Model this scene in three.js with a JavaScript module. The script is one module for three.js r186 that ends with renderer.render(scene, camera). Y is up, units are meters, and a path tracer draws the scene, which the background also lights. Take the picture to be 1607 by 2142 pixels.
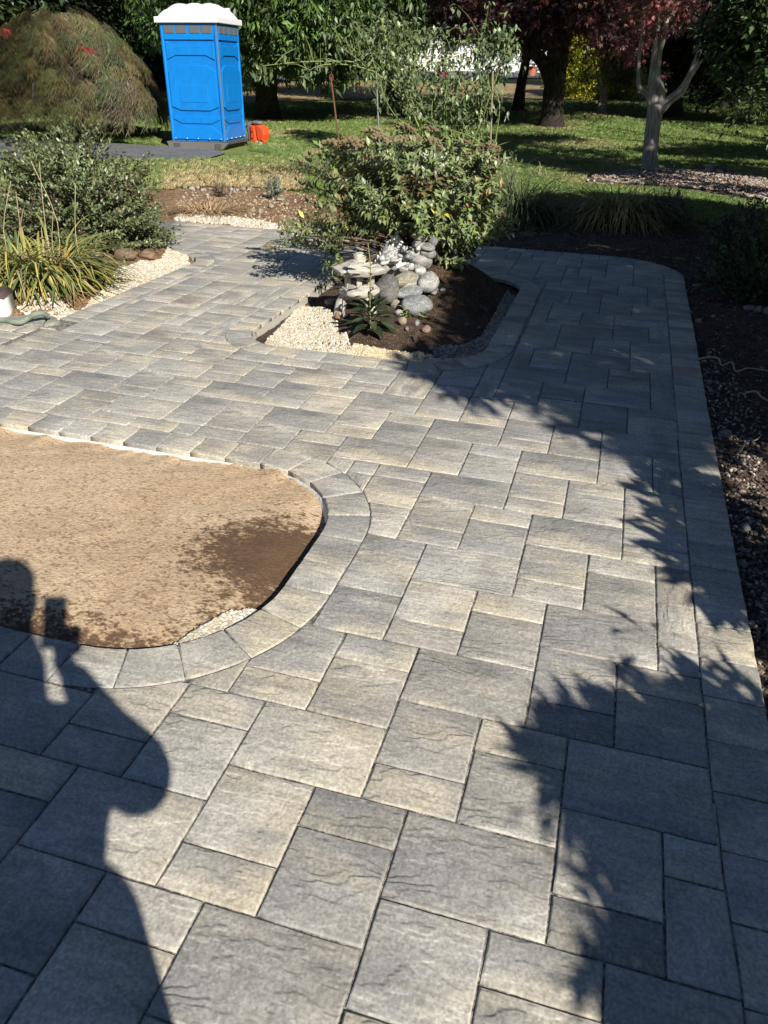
import * as THREE from 'three';
import { mergeGeometries } from 'three/addons/utils/BufferGeometryUtils.js';
import { MarchingCubes } from 'three/addons/objects/MarchingCubes.js';

// ---------------------------------------------------------------- camera, sky, sun, exposure
const scene = new THREE.Scene();
const MOD = 0.11;                                   // paving module in metres
const EYE = 1.436, PITCH = 0.52332, ROLL = 0.02636, YAW = 0.27032, FPX = 1609.76;
const camera = new THREE.PerspectiveCamera(2 * Math.atan(1071 / FPX) * 180 / Math.PI, 0.75, 0.02, 600);
camera.rotation.order = 'YXZ';
camera.position.set(0, EYE, 0);
camera.rotation.set(-PITCH, YAW, ROLL);
scene.add(camera);
const SUN_EL = 34 * Math.PI / 180, SUN_AZ = 42.8 * Math.PI / 180;     // azimuth from +z towards +x
const SUN = new THREE.Vector3(Math.sin(SUN_AZ) * Math.cos(SUN_EL), Math.sin(SUN_EL), Math.cos(SUN_AZ) * Math.cos(SUN_EL));
{
  const W = 128, H = 64, d = new Float32Array(W * H * 4);
  for (let j = 0; j < H; j++) for (let i = 0; i < W; i++) {
    const el = ((j + 0.5) / H - 0.5) * Math.PI, k = (j * W + i) * 4;
    const t = Math.pow(1 - Math.max(0, Math.sin(el)), 2.2);
    const L = [0.036 + 0.095 * t, 0.068 + 0.105 * t, 0.148 + 0.105 * t];
    for (let c = 0; c < 3; c++) d[k + c] = L[c] * SKY_GAIN();
    d[k + 3] = 1;
  }
  const sky = new THREE.DataTexture(d, W, H, THREE.RGBAFormat, THREE.FloatType);
  sky.mapping = THREE.EquirectangularReflectionMapping; sky.magFilter = THREE.LinearFilter; sky.needsUpdate = true;
  scene.background = sky; scene.environment = sky;
}
function SKY_GAIN() { return 0.95; }
const sun = new THREE.DirectionalLight(new THREE.Color().setRGB(1, 0.94, 0.84), 4.6);
sun.position.copy(SUN).multiplyScalar(60);
sun.castShadow = true; sun.shadow.mapSize.set(4096, 4096);
Object.assign(sun.shadow.camera, { left: -40, right: 40, top: 40, bottom: -40, near: 1, far: 160 });
scene.add(sun, sun.target);
const renderer = new THREE.WebGLRenderer({ antialias: true });
renderer.setSize(768, 1024);
renderer.toneMapping = THREE.LinearToneMapping;
renderer.toneMappingExposure = 1.48;
renderer.shadowMap.enabled = true;

// ---------------------------------------------------------------- helpers
function mulberry(a) { return () => { a |= 0; a = a + 0x6D2B79F5 | 0; let t = Math.imul(a ^ a >>> 15, 1 | a); t = t + Math.imul(t ^ t >>> 7, 61 | t) ^ t; return ((t ^ t >>> 14) >>> 0) / 4294967296; }; }
let R = mulberry(7);
const rr = (a, b) => a + (b - a) * R();
const seedR = s => { R = mulberry(s); };
const V3 = (x, y, z) => new THREE.Vector3(x, y, z);
const lerp = (a, b, t) => a + (b - a) * t, clamp = (x, a, b) => Math.max(a, Math.min(b, x));
const smooth = (a, b, x) => { const t = clamp((x - a) / (b - a), 0, 1); return t * t * (3 - 2 * t); };
const UX = u => (u - 4.206) * MOD, VZ = v => (v - 20.35) * MOD;
// the land: level round the patio, rising gently beyond 22 m
function landY(x, z) {
  const d = Math.hypot(x, z), s = (d - 25) / 3;
  return -0.04 + 0.042 * 3 * (s > 20 ? s : Math.log(1 + Math.exp(s)));
}
const camM = new THREE.Matrix4().makeRotationFromEuler(new THREE.Euler(-PITCH, YAW, ROLL, 'YXZ'));
const camInv = camM.clone().invert();
function ray(px, py) { return V3((px - 803.5) / FPX, -(py - 1071) / FPX, -1).applyMatrix4(camM); }
function toPx(p) { const q = V3(p.x, p.y - EYE, p.z).applyMatrix4(camInv); return q.z < 0 ? [803.5 + FPX * q.x / -q.z, 1071 - FPX * q.y / -q.z] : [1e6, 1e6]; }
const depthOf = p => -V3(p.x, p.y - EYE, p.z).applyMatrix4(camInv).z;          // distance along the lens axis
const inFrame = (p, m = 60) => { const q = toPx(p); return q[0] > -m && q[0] < 1607 + m && q[1] > -m && q[1] < 2142 + m; };
// a place on the land, read off the photograph (y = height above it); dist: horizontal distance instead
function G(px, py, y = 0) {
  const d = ray(px, py); const at = t => EYE + d.y * t - (y + landY(d.x * t, d.z * t) + 0.04);
  let a = 0, b = 2; while (at(b) > 0 && b < 400) { a = b; b *= 1.15; }
  for (let i = 0; i < 40; i++) { const m = (a + b) / 2; if (at(m) > 0) a = m; else b = m; }
  return V3(d.x * b, EYE + d.y * b, d.z * b);
}
function atDist(px, py, dist) { const d = ray(px, py), t = dist / Math.hypot(d.x, d.z); return V3(d.x * t, EYE + d.y * t, d.z * t); }
// names, labels
const used = {};
function numbered(n) { if (used[n] === undefined) { used[n] = 0; return n; } used[n]++; return n + '_' + String(used[n]).padStart(3, '0'); }
function tag(o, label, category, group) { o.userData.label = label; o.userData.category = category; if (group) o.userData.group = group; return o; }
function thing(name, label, category, pos, turn = 0, group) {
  const o = new THREE.Group(); o.name = numbered(name); if (pos) o.position.copy(pos); o.rotation.y = turn; scene.add(o);
  return tag(o, label, category, group);
}
function mesh(name, geo, mat, parent, kind) {
  const m = new THREE.Mesh(geo, mat); m.name = parent === scene ? numbered(name) : name; m.castShadow = m.receiveShadow = true; parent.add(m);
  if (kind) m.userData.kind = kind; return m;
}
const struct = (name, geo, mat, parent = scene) => mesh(name, geo, mat, parent, 'structure');
function inst(name, geo, mat, list, parent, kind) {         // list of {m: Matrix4, c: [r,g,b]}
  const im = new THREE.InstancedMesh(geo, mat, list.length); im.name = parent === scene ? numbered(name) : name;
  const c = new THREE.Color();
  list.forEach((e, i) => { im.setMatrixAt(i, e.m); c.setRGB(...(e.c || [1, 1, 1])); im.setColorAt(i, c); });
  im.castShadow = im.receiveShadow = true; if (kind) im.userData.kind = kind; parent.add(im); return im;
}
const _e = new THREE.Euler(), _q = new THREE.Quaternion(), _s = V3(1, 1, 1);
function M4(p, rx, ry, rz, s, sy = s, sz = s) { _e.set(rx, ry, rz, 'YXZ'); return new THREE.Matrix4().compose(p, _q.setFromEuler(_e), _s.set(s, sy, sz)); }
// matrix that lays a leaf (length along +z, face +y) along direction d, its face turned towards n
function along(p, d, n, s, sx = s) {
  const z = d.clone().normalize(), x = V3().crossVectors(n, z).normalize(), y = V3().crossVectors(z, x);
  if (x.lengthSq() < 0.5) { x.set(1, 0, 0); y.crossVectors(z, x).normalize(); x.crossVectors(y, z); }
  return new THREE.Matrix4().makeBasis(x.multiplyScalar(sx), y.multiplyScalar(s), z.multiplyScalar(s)).setPosition(p);
}
const rndDir = () => { const y = rr(-1, 1), a = rr(0, 6.2832), r = Math.sqrt(1 - y * y); return V3(r * Math.cos(a), y, r * Math.sin(a)); };
function inside(poly, x, y) { let c = false; for (let i = 0, j = poly.length - 1; i < poly.length; j = i++) { const [a, b] = poly[i], [d, e] = poly[j]; if ((b > y) !== (e > y) && x < (d - a) * (y - b) / (e - b) + a) c = !c; } return c; }
// tileable noise
function lattice(n, m, seed) { const r = mulberry(seed), a = new Float32Array(n * m); for (let i = 0; i < a.length; i++) a[i] = r(); return a; }
function field(w, h, nx, ny, oct, seed, gain = 0.5) {
  const out = new Float32Array(w * h); let amp = 1, tot = 0;
  for (let o = 0; o < oct; o++) {
    const L = lattice(nx, ny, seed + o * 101), xi = new Int32Array(w), xf = new Float32Array(w);
    for (let i = 0; i < w; i++) { const x = i * nx / w; xi[i] = Math.floor(x); const f = x - xi[i]; xf[i] = f * f * (3 - 2 * f); }
    for (let j = 0; j < h; j++) {
      const y = j * ny / h, y0 = Math.floor(y), f = y - y0, g = f * f * (3 - 2 * f), r0 = (y0 % ny) * nx, r1 = ((y0 + 1) % ny) * nx;
      for (let i = 0; i < w; i++) { const a = xi[i], b = (a + 1) % nx, t = xf[i]; out[j * w + i] += amp * ((L[r0 + a] * (1 - t) + L[r0 + b] * t) * (1 - g) + (L[r1 + a] * (1 - t) + L[r1 + b] * t) * g); }
    }
    tot += amp; amp *= gain; nx *= 2; ny *= 2;
    if (nx > w || ny > h) break;
  }
  for (let i = 0; i < out.length; i++) out[i] /= tot;
  return out;
}
function tex(w, h, fn, rep, srgb = true) {
  const d = new Uint8Array(w * h * 4);
  for (let k = 0; k < w * h; k++) { const c = fn(k, k % w, (k / w) | 0); d[k * 4] = clamp(c[0], 0, 255); d[k * 4 + 1] = clamp(c[1], 0, 255); d[k * 4 + 2] = clamp(c[2], 0, 255); d[k * 4 + 3] = 255; }
  const t = new THREE.DataTexture(d, w, h); t.wrapS = t.wrapT = THREE.RepeatWrapping; t.magFilter = THREE.LinearFilter; t.minFilter = THREE.LinearMipmapLinearFilter; t.generateMipmaps = true;
  if (srgb) t.colorSpace = THREE.SRGBColorSpace; if (rep) t.repeat.set(rep, rep); t.needsUpdate = true; return t;
}
const mix3 = (a, b, t) => [lerp(a[0], b[0], t), lerp(a[1], b[1], t), lerp(a[2], b[2], t)];
const noiseL = lattice(64, 64, 99);
function n2(x, y) { const a = Math.floor(x), b = Math.floor(y), f = x - a, g = y - b, u = f * f * (3 - 2 * f), v = g * g * (3 - 2 * g), q = (i, j) => noiseL[(((b + j) & 63) << 6) + ((a + i) & 63)]; return lerp(lerp(q(0, 0), q(1, 0), u), lerp(q(0, 1), q(1, 1), u), v); }
const fb2 = (x, y) => (n2(x, y) * 4 + n2(x * 2.03 + 7, y * 2.03 + 3) * 2 + n2(x * 4.1 + 19, y * 4.1 + 31)) / 7;
const std = (o) => new THREE.MeshStandardMaterial(o);
const lin = (r, g, b) => new THREE.Color().setRGB(r, g, b);
// geometry
function tube(pts, radii, sides = 6, uvl = 1) {                                      // tapered tube with closed tip
  const c = pts.length, pos = [], nor = [], uv = [], idx = []; const up = V3(0, 1, 0); let N = null, len = 0;
  for (let i = 0; i < c; i++) {
    const t = V3().subVectors(pts[Math.min(i + 1, c - 1)], pts[Math.max(i - 1, 0)]).normalize();
    if (!N) { N = Math.abs(t.y) > 0.9 ? V3(1, 0, 0) : up.clone(); }
    N.addScaledVector(t, -N.dot(t)).normalize(); const B = V3().crossVectors(t, N);
    if (i) len += pts[i].distanceTo(pts[i - 1]);
    const r = Array.isArray(radii) ? radii[i] : radii;
    for (let k = 0; k <= sides; k++) { const a = k / sides * 6.28319, d = V3().addScaledVector(N, Math.cos(a)).addScaledVector(B, Math.sin(a)); pos.push(pts[i].x + d.x * r, pts[i].y + d.y * r, pts[i].z + d.z * r); nor.push(d.x, d.y, d.z); uv.push(k / sides * 2 * uvl * Math.max(0.2, r * 4), len * uvl); }
  }
  for (let i = 0; i < c - 1; i++) for (let k = 0; k < sides; k++) { const a = i * (sides + 1) + k, b = a + sides + 1; idx.push(a, a + 1, b, a + 1, b + 1, b); }
  for (const [ri, flip] of [[0, 1], [c - 1, 0]]) {
    const base = pos.length / 3, p = pts[ri]; pos.push(p.x, p.y, p.z); const t = V3().subVectors(pts[Math.min(ri + 1, c - 1)], pts[Math.max(ri - 1, 0)]).normalize().multiplyScalar(flip ? -1 : 1); nor.push(t.x, t.y, t.z); uv.push(0, 0);
    for (let k = 0; k < sides; k++) { const a = ri * (sides + 1) + k; if (flip) idx.push(base, a + 1, a); else idx.push(base, a, a + 1); }
  }
  return geoOf(pos, nor, uv, idx);
}
function geoOf(pos, nor, uv, idx) {
  const g = new THREE.BufferGeometry(); g.setAttribute('position', new THREE.Float32BufferAttribute(pos, 3));
  if (uv) g.setAttribute('uv', new THREE.Float32BufferAttribute(uv, 2)); if (idx) g.setIndex(idx);
  if (nor) g.setAttribute('normal', new THREE.Float32BufferAttribute(nor, 3)); else g.computeVertexNormals(); return g;
}
const curve = (pts, n) => new THREE.CatmullRomCurve3(pts, false, 'centripetal').getPoints(n);
const merge = l => mergeGeometries(l.map(g => g.index ? g.toNonIndexed() : g));
function box(w, h, d, x = 0, y = 0, z = 0) { return new THREE.BoxGeometry(w, h, d).translate(x, y, z); }
// sheet lying over the land inside a polygon of [x, z]; hf(x, z) its height
function sheet(poly, cell, hf, uvs = 1) {
  let a = 1e9, b = -1e9, c = 1e9, d = -1e9; for (const [x, z] of poly) { a = Math.min(a, x); b = Math.max(b, x); c = Math.min(c, z); d = Math.max(d, z); }
  const nx = Math.ceil((b - a) / cell), nz = Math.ceil((d - c) / cell), id = new Map(), pos = [], uv = [], idx = [];
  const vert = (i, j) => { const k = i * 100000 + j; if (!id.has(k)) { id.set(k, pos.length / 3); const x = a + i * cell, z = c + j * cell; pos.push(x, hf(x, z), z); uv.push(x * uvs, z * uvs); } return id.get(k); };
  for (let i = 0; i < nx; i++) for (let j = 0; j < nz; j++) {
    if (!inside(poly, a + (i + 0.5) * cell, c + (j + 0.5) * cell)) continue;
    const p = vert(i, j), q = vert(i + 1, j), r = vert(i, j + 1), s = vert(i + 1, j + 1); idx.push(p, r, q, q, r, s);
  }
  return geoOf(pos, null, uv, idx);
}
// flat irregular sheet draped on the land (outline with a wandering edge)
function drape(pxPoly, lift, wander = 0.1, uvs = 1) {
  const P = pxPoly.map(([x, y]) => { const p = G(x, y); return V3(p.x, 0, p.z); }), pts = new THREE.CatmullRomCurve3(P, true, 'centripetal').getPoints(P.length * 14);
  const sh = pts.slice(0, -1).map(p => { const w = wander; return new THREE.Vector2(p.x + (n2(p.x * 2.3, p.z * 2.3) - 0.5) * w * 2 + rr(-w, w) * 0.4, p.z + (n2(p.x * 2.3 + 40, p.z * 2.3) - 0.5) * w * 2 + rr(-w, w) * 0.4); });
  const tri = THREE.ShapeUtils.triangulateShape(sh, []), pos = [], uv = [], idx = [];
  sh.forEach(p => { pos.push(p.x, landY(p.x, p.y) + lift, p.y); uv.push(p.x * uvs, p.y * uvs); });
  const cw = THREE.ShapeUtils.isClockWise(sh); tri.forEach(t => cw ? idx.push(t[0], t[1], t[2]) : idx.push(t[0], t[2], t[1]));
  const nor = []; sh.forEach(() => nor.push(0, 1, 0)); return geoOf(pos, nor, uv, idx);
}

// ---------------------------------------------------------------- the paved patio
const SLATE = 2.6;                                   // metres covered by one slate texture
const slateA = field(2048, 2048, 7, 15, 7, 11, 0.55), slateB = field(2048, 2048, 6, 9, 5, 23), slateC = field(2048, 2048, 512, 512, 2, 37), slateW = field(2048, 2048, 9, 9, 5, 51, 0.55), slateS = field(2048, 2048, 14, 110, 5, 67, 0.6), slateT = field(2048, 2048, 6, 15, 6, 83, 0.52);
const slateColor = tex(2048, 2048, (k, i, j) => {
  const a = slateA[k], b = slateB[k], c = slateC[k];
  let col = mix3([159, 157, 152], [187, 180, 163], smooth(0.44, 0.60, a * 0.62 + slateW[k] * 0.18 + slateS[(k + 1500000) % slateS.length] * 0.2));
  col = mix3(col, [196, 193, 184], smooth(0.54, 0.70, b) * 0.6);
  col = mix3(col, [112, 112, 112], smooth(0.46, 0.28, b * 0.6 + slateW[(k + 900000) % slateW.length] * 0.4) * 0.42);
  col = mix3(col, [118, 114, 106], smooth(0.54, 0.72, slateS[k] * 0.45 + slateW[(k + 300000) % slateW.length] * 0.55) * 0.55);
  const g = 1.0 * (1 + (c - 0.5) * 0.34 + (slateS[k] - 0.5) * 0.28);
  return [col[0] * g, col[1] * g, col[2] * g];
}, 1);
const slateBump = tex(2048, 2048, (k, i, j) => {
  const w = slateW[k], s = slateT[k] * 0.95 + (w - 0.5) * 0.25;
  const t = s * 13, f = t - Math.floor(t), h = (Math.floor(t) + smooth(0.62, 1, f)) / 13;
  const v = (h - 0.2) * 300 + w * 30 + (slateC[k] - 0.5) * 3.5 + (slateS[k] - 0.5) * 22 + 10; return [v, v, v];
}, 1, false);
const slateTones = [[1, 1, 1], [0.95, 0.95, 0.95], [1.05, 1.03, 0.99], [0.94, 0.945, 0.96], [1.03, 1.01, 0.97], [0.98, 0.98, 0.98], [0.93, 0.93, 0.93]].map(c => std({ color: lin(c[0], c[1], c[2]), map: slateColor, bumpMap: slateBump, bumpScale: 0.0175, roughness: 0.8 }));
const borderTones = [[1.06, 1.05, 1.02], [1.0, 1.0, 0.99], [1.1, 1.07, 1.0], [0.96, 0.97, 0.98]].map(c => std({ color: lin(c[0], c[1], c[2]), map: slateColor, bumpMap: slateBump, bumpScale: 0.0135, roughness: 0.82 }));

function simplify(p, eps = 0.004) { let q = p.slice(), ch = true; while (ch && q.length > 3) { ch = false; for (let i = 0; i < q.length; i++) { const a = q[(i + q.length - 1) % q.length], b = q[i], c = q[(i + 1) % q.length], l = Math.hypot(c[0] - a[0], c[1] - a[1]), d = l < 1e-9 ? 0 : Math.abs((b[0] - a[0]) * (c[1] - a[1]) - (b[1] - a[1]) * (c[0] - a[0])) / l; if (d < eps || Math.hypot(b[0] - a[0], b[1] - a[1]) < eps) { q.splice(i, 1); ch = true; break; } } } return q; }
function area(p) { let s = 0; for (let i = 0; i < p.length; i++) { const a = p[i], b = p[(i + 1) % p.length]; s += a[0] * b[1] - b[0] * a[1]; } return s / 2; }
function inset(p, d) {                                // counter-clockwise polygon, shrunk by d
  const n = p.length; return p.map((b, i) => {
    const a = p[(i + n - 1) % n], c = p[(i + 1) % n], l1 = Math.hypot(b[0] - a[0], b[1] - a[1]) || 1, l2 = Math.hypot(c[0] - b[0], c[1] - b[1]) || 1;
    const n1 = [-(b[1] - a[1]) / l1, (b[0] - a[0]) / l1], n2_ = [-(c[1] - b[1]) / l2, (c[0] - b[0]) / l2], k = 1 + n1[0] * n2_[0] + n1[1] * n2_[1], f = d / Math.max(k, 0.45);
    return [b[0] + (n1[0] + n2_[0]) * f, b[1] + (n1[1] + n2_[1]) * f];
  });
}
// one paver from its outline in metres (x, z, counter-clockwise as numbers): riven top, eased arris, sides
function paverGeo(outline, deep, turn, wob = 0.0011) {
  let P = inset(outline, 0.0025); const D = [];
  for (let i = 0; i < P.length; i++) { const a = P[i], b = P[(i + 1) % P.length], l = Math.hypot(b[0] - a[0], b[1] - a[1]), n = Math.max(1, Math.round(l / 0.055)); for (let k = 0; k < n; k++) { const t = k / n, w = k ? rr(-wob, wob) : 0; D.push([lerp(a[0], b[0], t) - (b[1] - a[1]) / l * w, lerp(a[1], b[1], t) + (b[0] - a[0]) / l * w]); } }
  const T = inset(D, rr(0.004, 0.0055)), n = D.length, pos = [], nor = [], uv = [], idx = [], ou = R(), ov = R(), cs = turn ? 0 : 1, sn = turn ? 1 : 0, fl = R() < 0.5 ? -1 : 1;
  const put = (x, y, z, nx, ny, nz) => { pos.push(x, y, z); const l = Math.hypot(nx, ny, nz); nor.push(nx / l, ny / l, nz / l); uv.push((x * cs + z * sn) * fl / SLATE + ou, (-x * sn + z * cs) * fl / SLATE - y / SLATE + ov); };
  const edge = D.map((b, i) => { const a = D[(i + n - 1) % n], c = D[(i + 1) % n]; return [c[1] - a[1], -(c[0] - a[0])]; }).map(e => { const l = Math.hypot(e[0], e[1]); return [e[0] / l, e[1] / l]; });
  T.forEach((p, i) => put(p[0], 0, p[1], edge[i][0] * 0.12, 1, edge[i][1] * 0.12));
  D.forEach((p, i) => put(p[0], -0.0042, p[1], edge[i][0], 0.8, edge[i][1]));
  D.forEach((p, i) => put(p[0], -0.006, p[1], edge[i][0], 0, edge[i][1]));
  D.forEach((p, i) => put(p[0], -deep, p[1], edge[i][0], 0, edge[i][1]));
  THREE.ShapeUtils.triangulateShape(T.map(p => new THREE.Vector2(p[0], p[1])), []).forEach(t => idx.push(t[0], t[2], t[1]));
  for (let r = 0; r < 3; r++) for (let i = 0; i < n; i++) { const a = r * n + i, b = r * n + (i + 1) % n; idx.push(a, b, b + n, a, b + n, a + n); }
  return geoOf(pos, nor, uv, idx);
}
function roundRect(u0, u1, v0, v1, r, off = 0) {       // r: top left, top right, bottom right, bottom left
  u0 -= off; u1 += off; v0 -= off; v1 += off; const q = r.map(x => x + off), out = [];
  const arc = (cu, cv, rad, a0) => { for (let k = 0; k <= 18; k++) { const a = a0 + k / 18 * Math.PI / 2; out.push([cu + Math.cos(a) * rad, cv + Math.sin(a) * rad]); } };
  arc(u0 + q[0], v0 + q[0], q[0], Math.PI); arc(u1 - q[1], v0 + q[1], q[1], -Math.PI / 2); arc(u1 - q[2], v1 - q[2], q[2], 0); arc(u0 + q[3], v1 - q[3], q[3], Math.PI / 2); return out;
}
const BORDER = 1.45;
const sandR = [-46, -3.42, -3.52, 7.56, [1, 4, 4, 1]], isleR = [-14.7, -1.56, -37, -16.75, [3, 3.1, 4, 2.6]];
const sandIn = roundRect(...sandR), sandOut = roundRect(...sandR, BORDER), isleIn = roundRect(...isleR), isleOut = roundRect(...isleR, BORDER);
const arcPts = (cu, cv, r, a0, a1, n = 14) => Array.from({ length: n + 1 }, (_, k) => { const a = lerp(a0, a1, k / n); return [cu + Math.cos(a) * r, cv + Math.sin(a) * r]; });
const H = Math.PI / 2;
// inner joint of the edge courses: right side, back, the corner round the left bed, left side, then off to the left
const courseRight = off => [[8.25 + off, 20], [8.2 + off, 12], [8.04 + off, 8], [8.04 + off, -10], [8.15 + off, -26], ...arcPts(3.7, -42.2, 4.52 + off, 0, -H), [-46, -46.72 - off]];
const courseLeft = off => [[-46, -36.85 + off], ...arcPts(-28.65, -32.8, 4.05 - off, -H, 0), [-24.6 - off, -17]];
const fieldOutline = [...courseRight(0), ...courseLeft(0), [-24.6, -15.4], [-46, -14.75], [-46, 26], [8.3, 26]];
function clip(poly, keep, line) {
  const S = []; const n0 = poly.length;
  for (let i = 0; i < n0; i++) { const a = poly[i], b = poly[(i + 1) % n0], l = Math.hypot(b[0] - a[0], b[1] - a[1]), n = Math.max(1, Math.ceil(l / 0.06)); for (let k = 0; k < n; k++) S.push([lerp(a[0], b[0], k / n), lerp(a[1], b[1], k / n)]); }
  const ok = S.map(p => keep(p[0], p[1])); if (ok.every(x => x)) return [poly]; if (!ok.some(x => x)) return [];
  const out = [], N = S.length; let s = ok.findIndex((x, i) => x && !ok[(i + N - 1) % N]);
  const cut = (p, q) => { let a = p, b = q; for (let k = 0; k < 20; k++) { const m = [(a[0] + b[0]) / 2, (a[1] + b[1]) / 2]; if (keep(m[0], m[1])) a = m; else b = m; } return a; };
  for (let i = 0; i < N;) {
    const at = (s + i) % N; if (!ok[at]) { i++; continue; }
    const run = [cut(S[at], S[(at + N - 1) % N])]; while (i < N && ok[(s + i) % N]) run.push(S[(s + i++) % N]);
    const last = (s + i - 1) % N; run.push(cut(S[last], S[(last + 1) % N]));
    // follow the cutting line from the end of the run back to its start
    const near = p => { let b = 0, d = 1e9; line.forEach((q, k) => { const e = Math.hypot(q[0] - p[0], q[1] - p[1]); if (e < d) { d = e; b = k; } }); return b; };
    const L = line.length, e0 = near(run[run.length - 1]), e1 = near(run[0]); let fw = (e1 - e0 + L) % L, step = 1, cnt = fw; if (fw > L / 2) { step = -1; cnt = L - fw; }
    for (let k = 0; k <= cnt; k++) { const q = line[(e0 + step * k + L * 4) % L]; if (inside(poly, q[0], q[1])) run.push(q); }
    const z = simplify(run, 0.012); if (z.length > 2) out.push(area(z) < 0 ? z.reverse() : z);
  }
  return out;
}
const dense = (p, s = 0.25) => { const o = []; p.forEach((a, i) => { const b = p[(i + 1) % p.length], n = Math.max(1, Math.ceil(Math.hypot(b[0] - a[0], b[1] - a[1]) / s)); for (let k = 0; k < n; k++) o.push([lerp(a[0], b[0], k / n), lerp(a[1], b[1], k / n)]); }); return o; };
const cutters = [[(u, v) => inside(fieldOutline, u, v), dense(fieldOutline)], [(u, v) => !inside(sandOut, u, v), dense(sandOut)], [(u, v) => !inside(isleOut, u, v), dense(isleOut)]];
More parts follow.
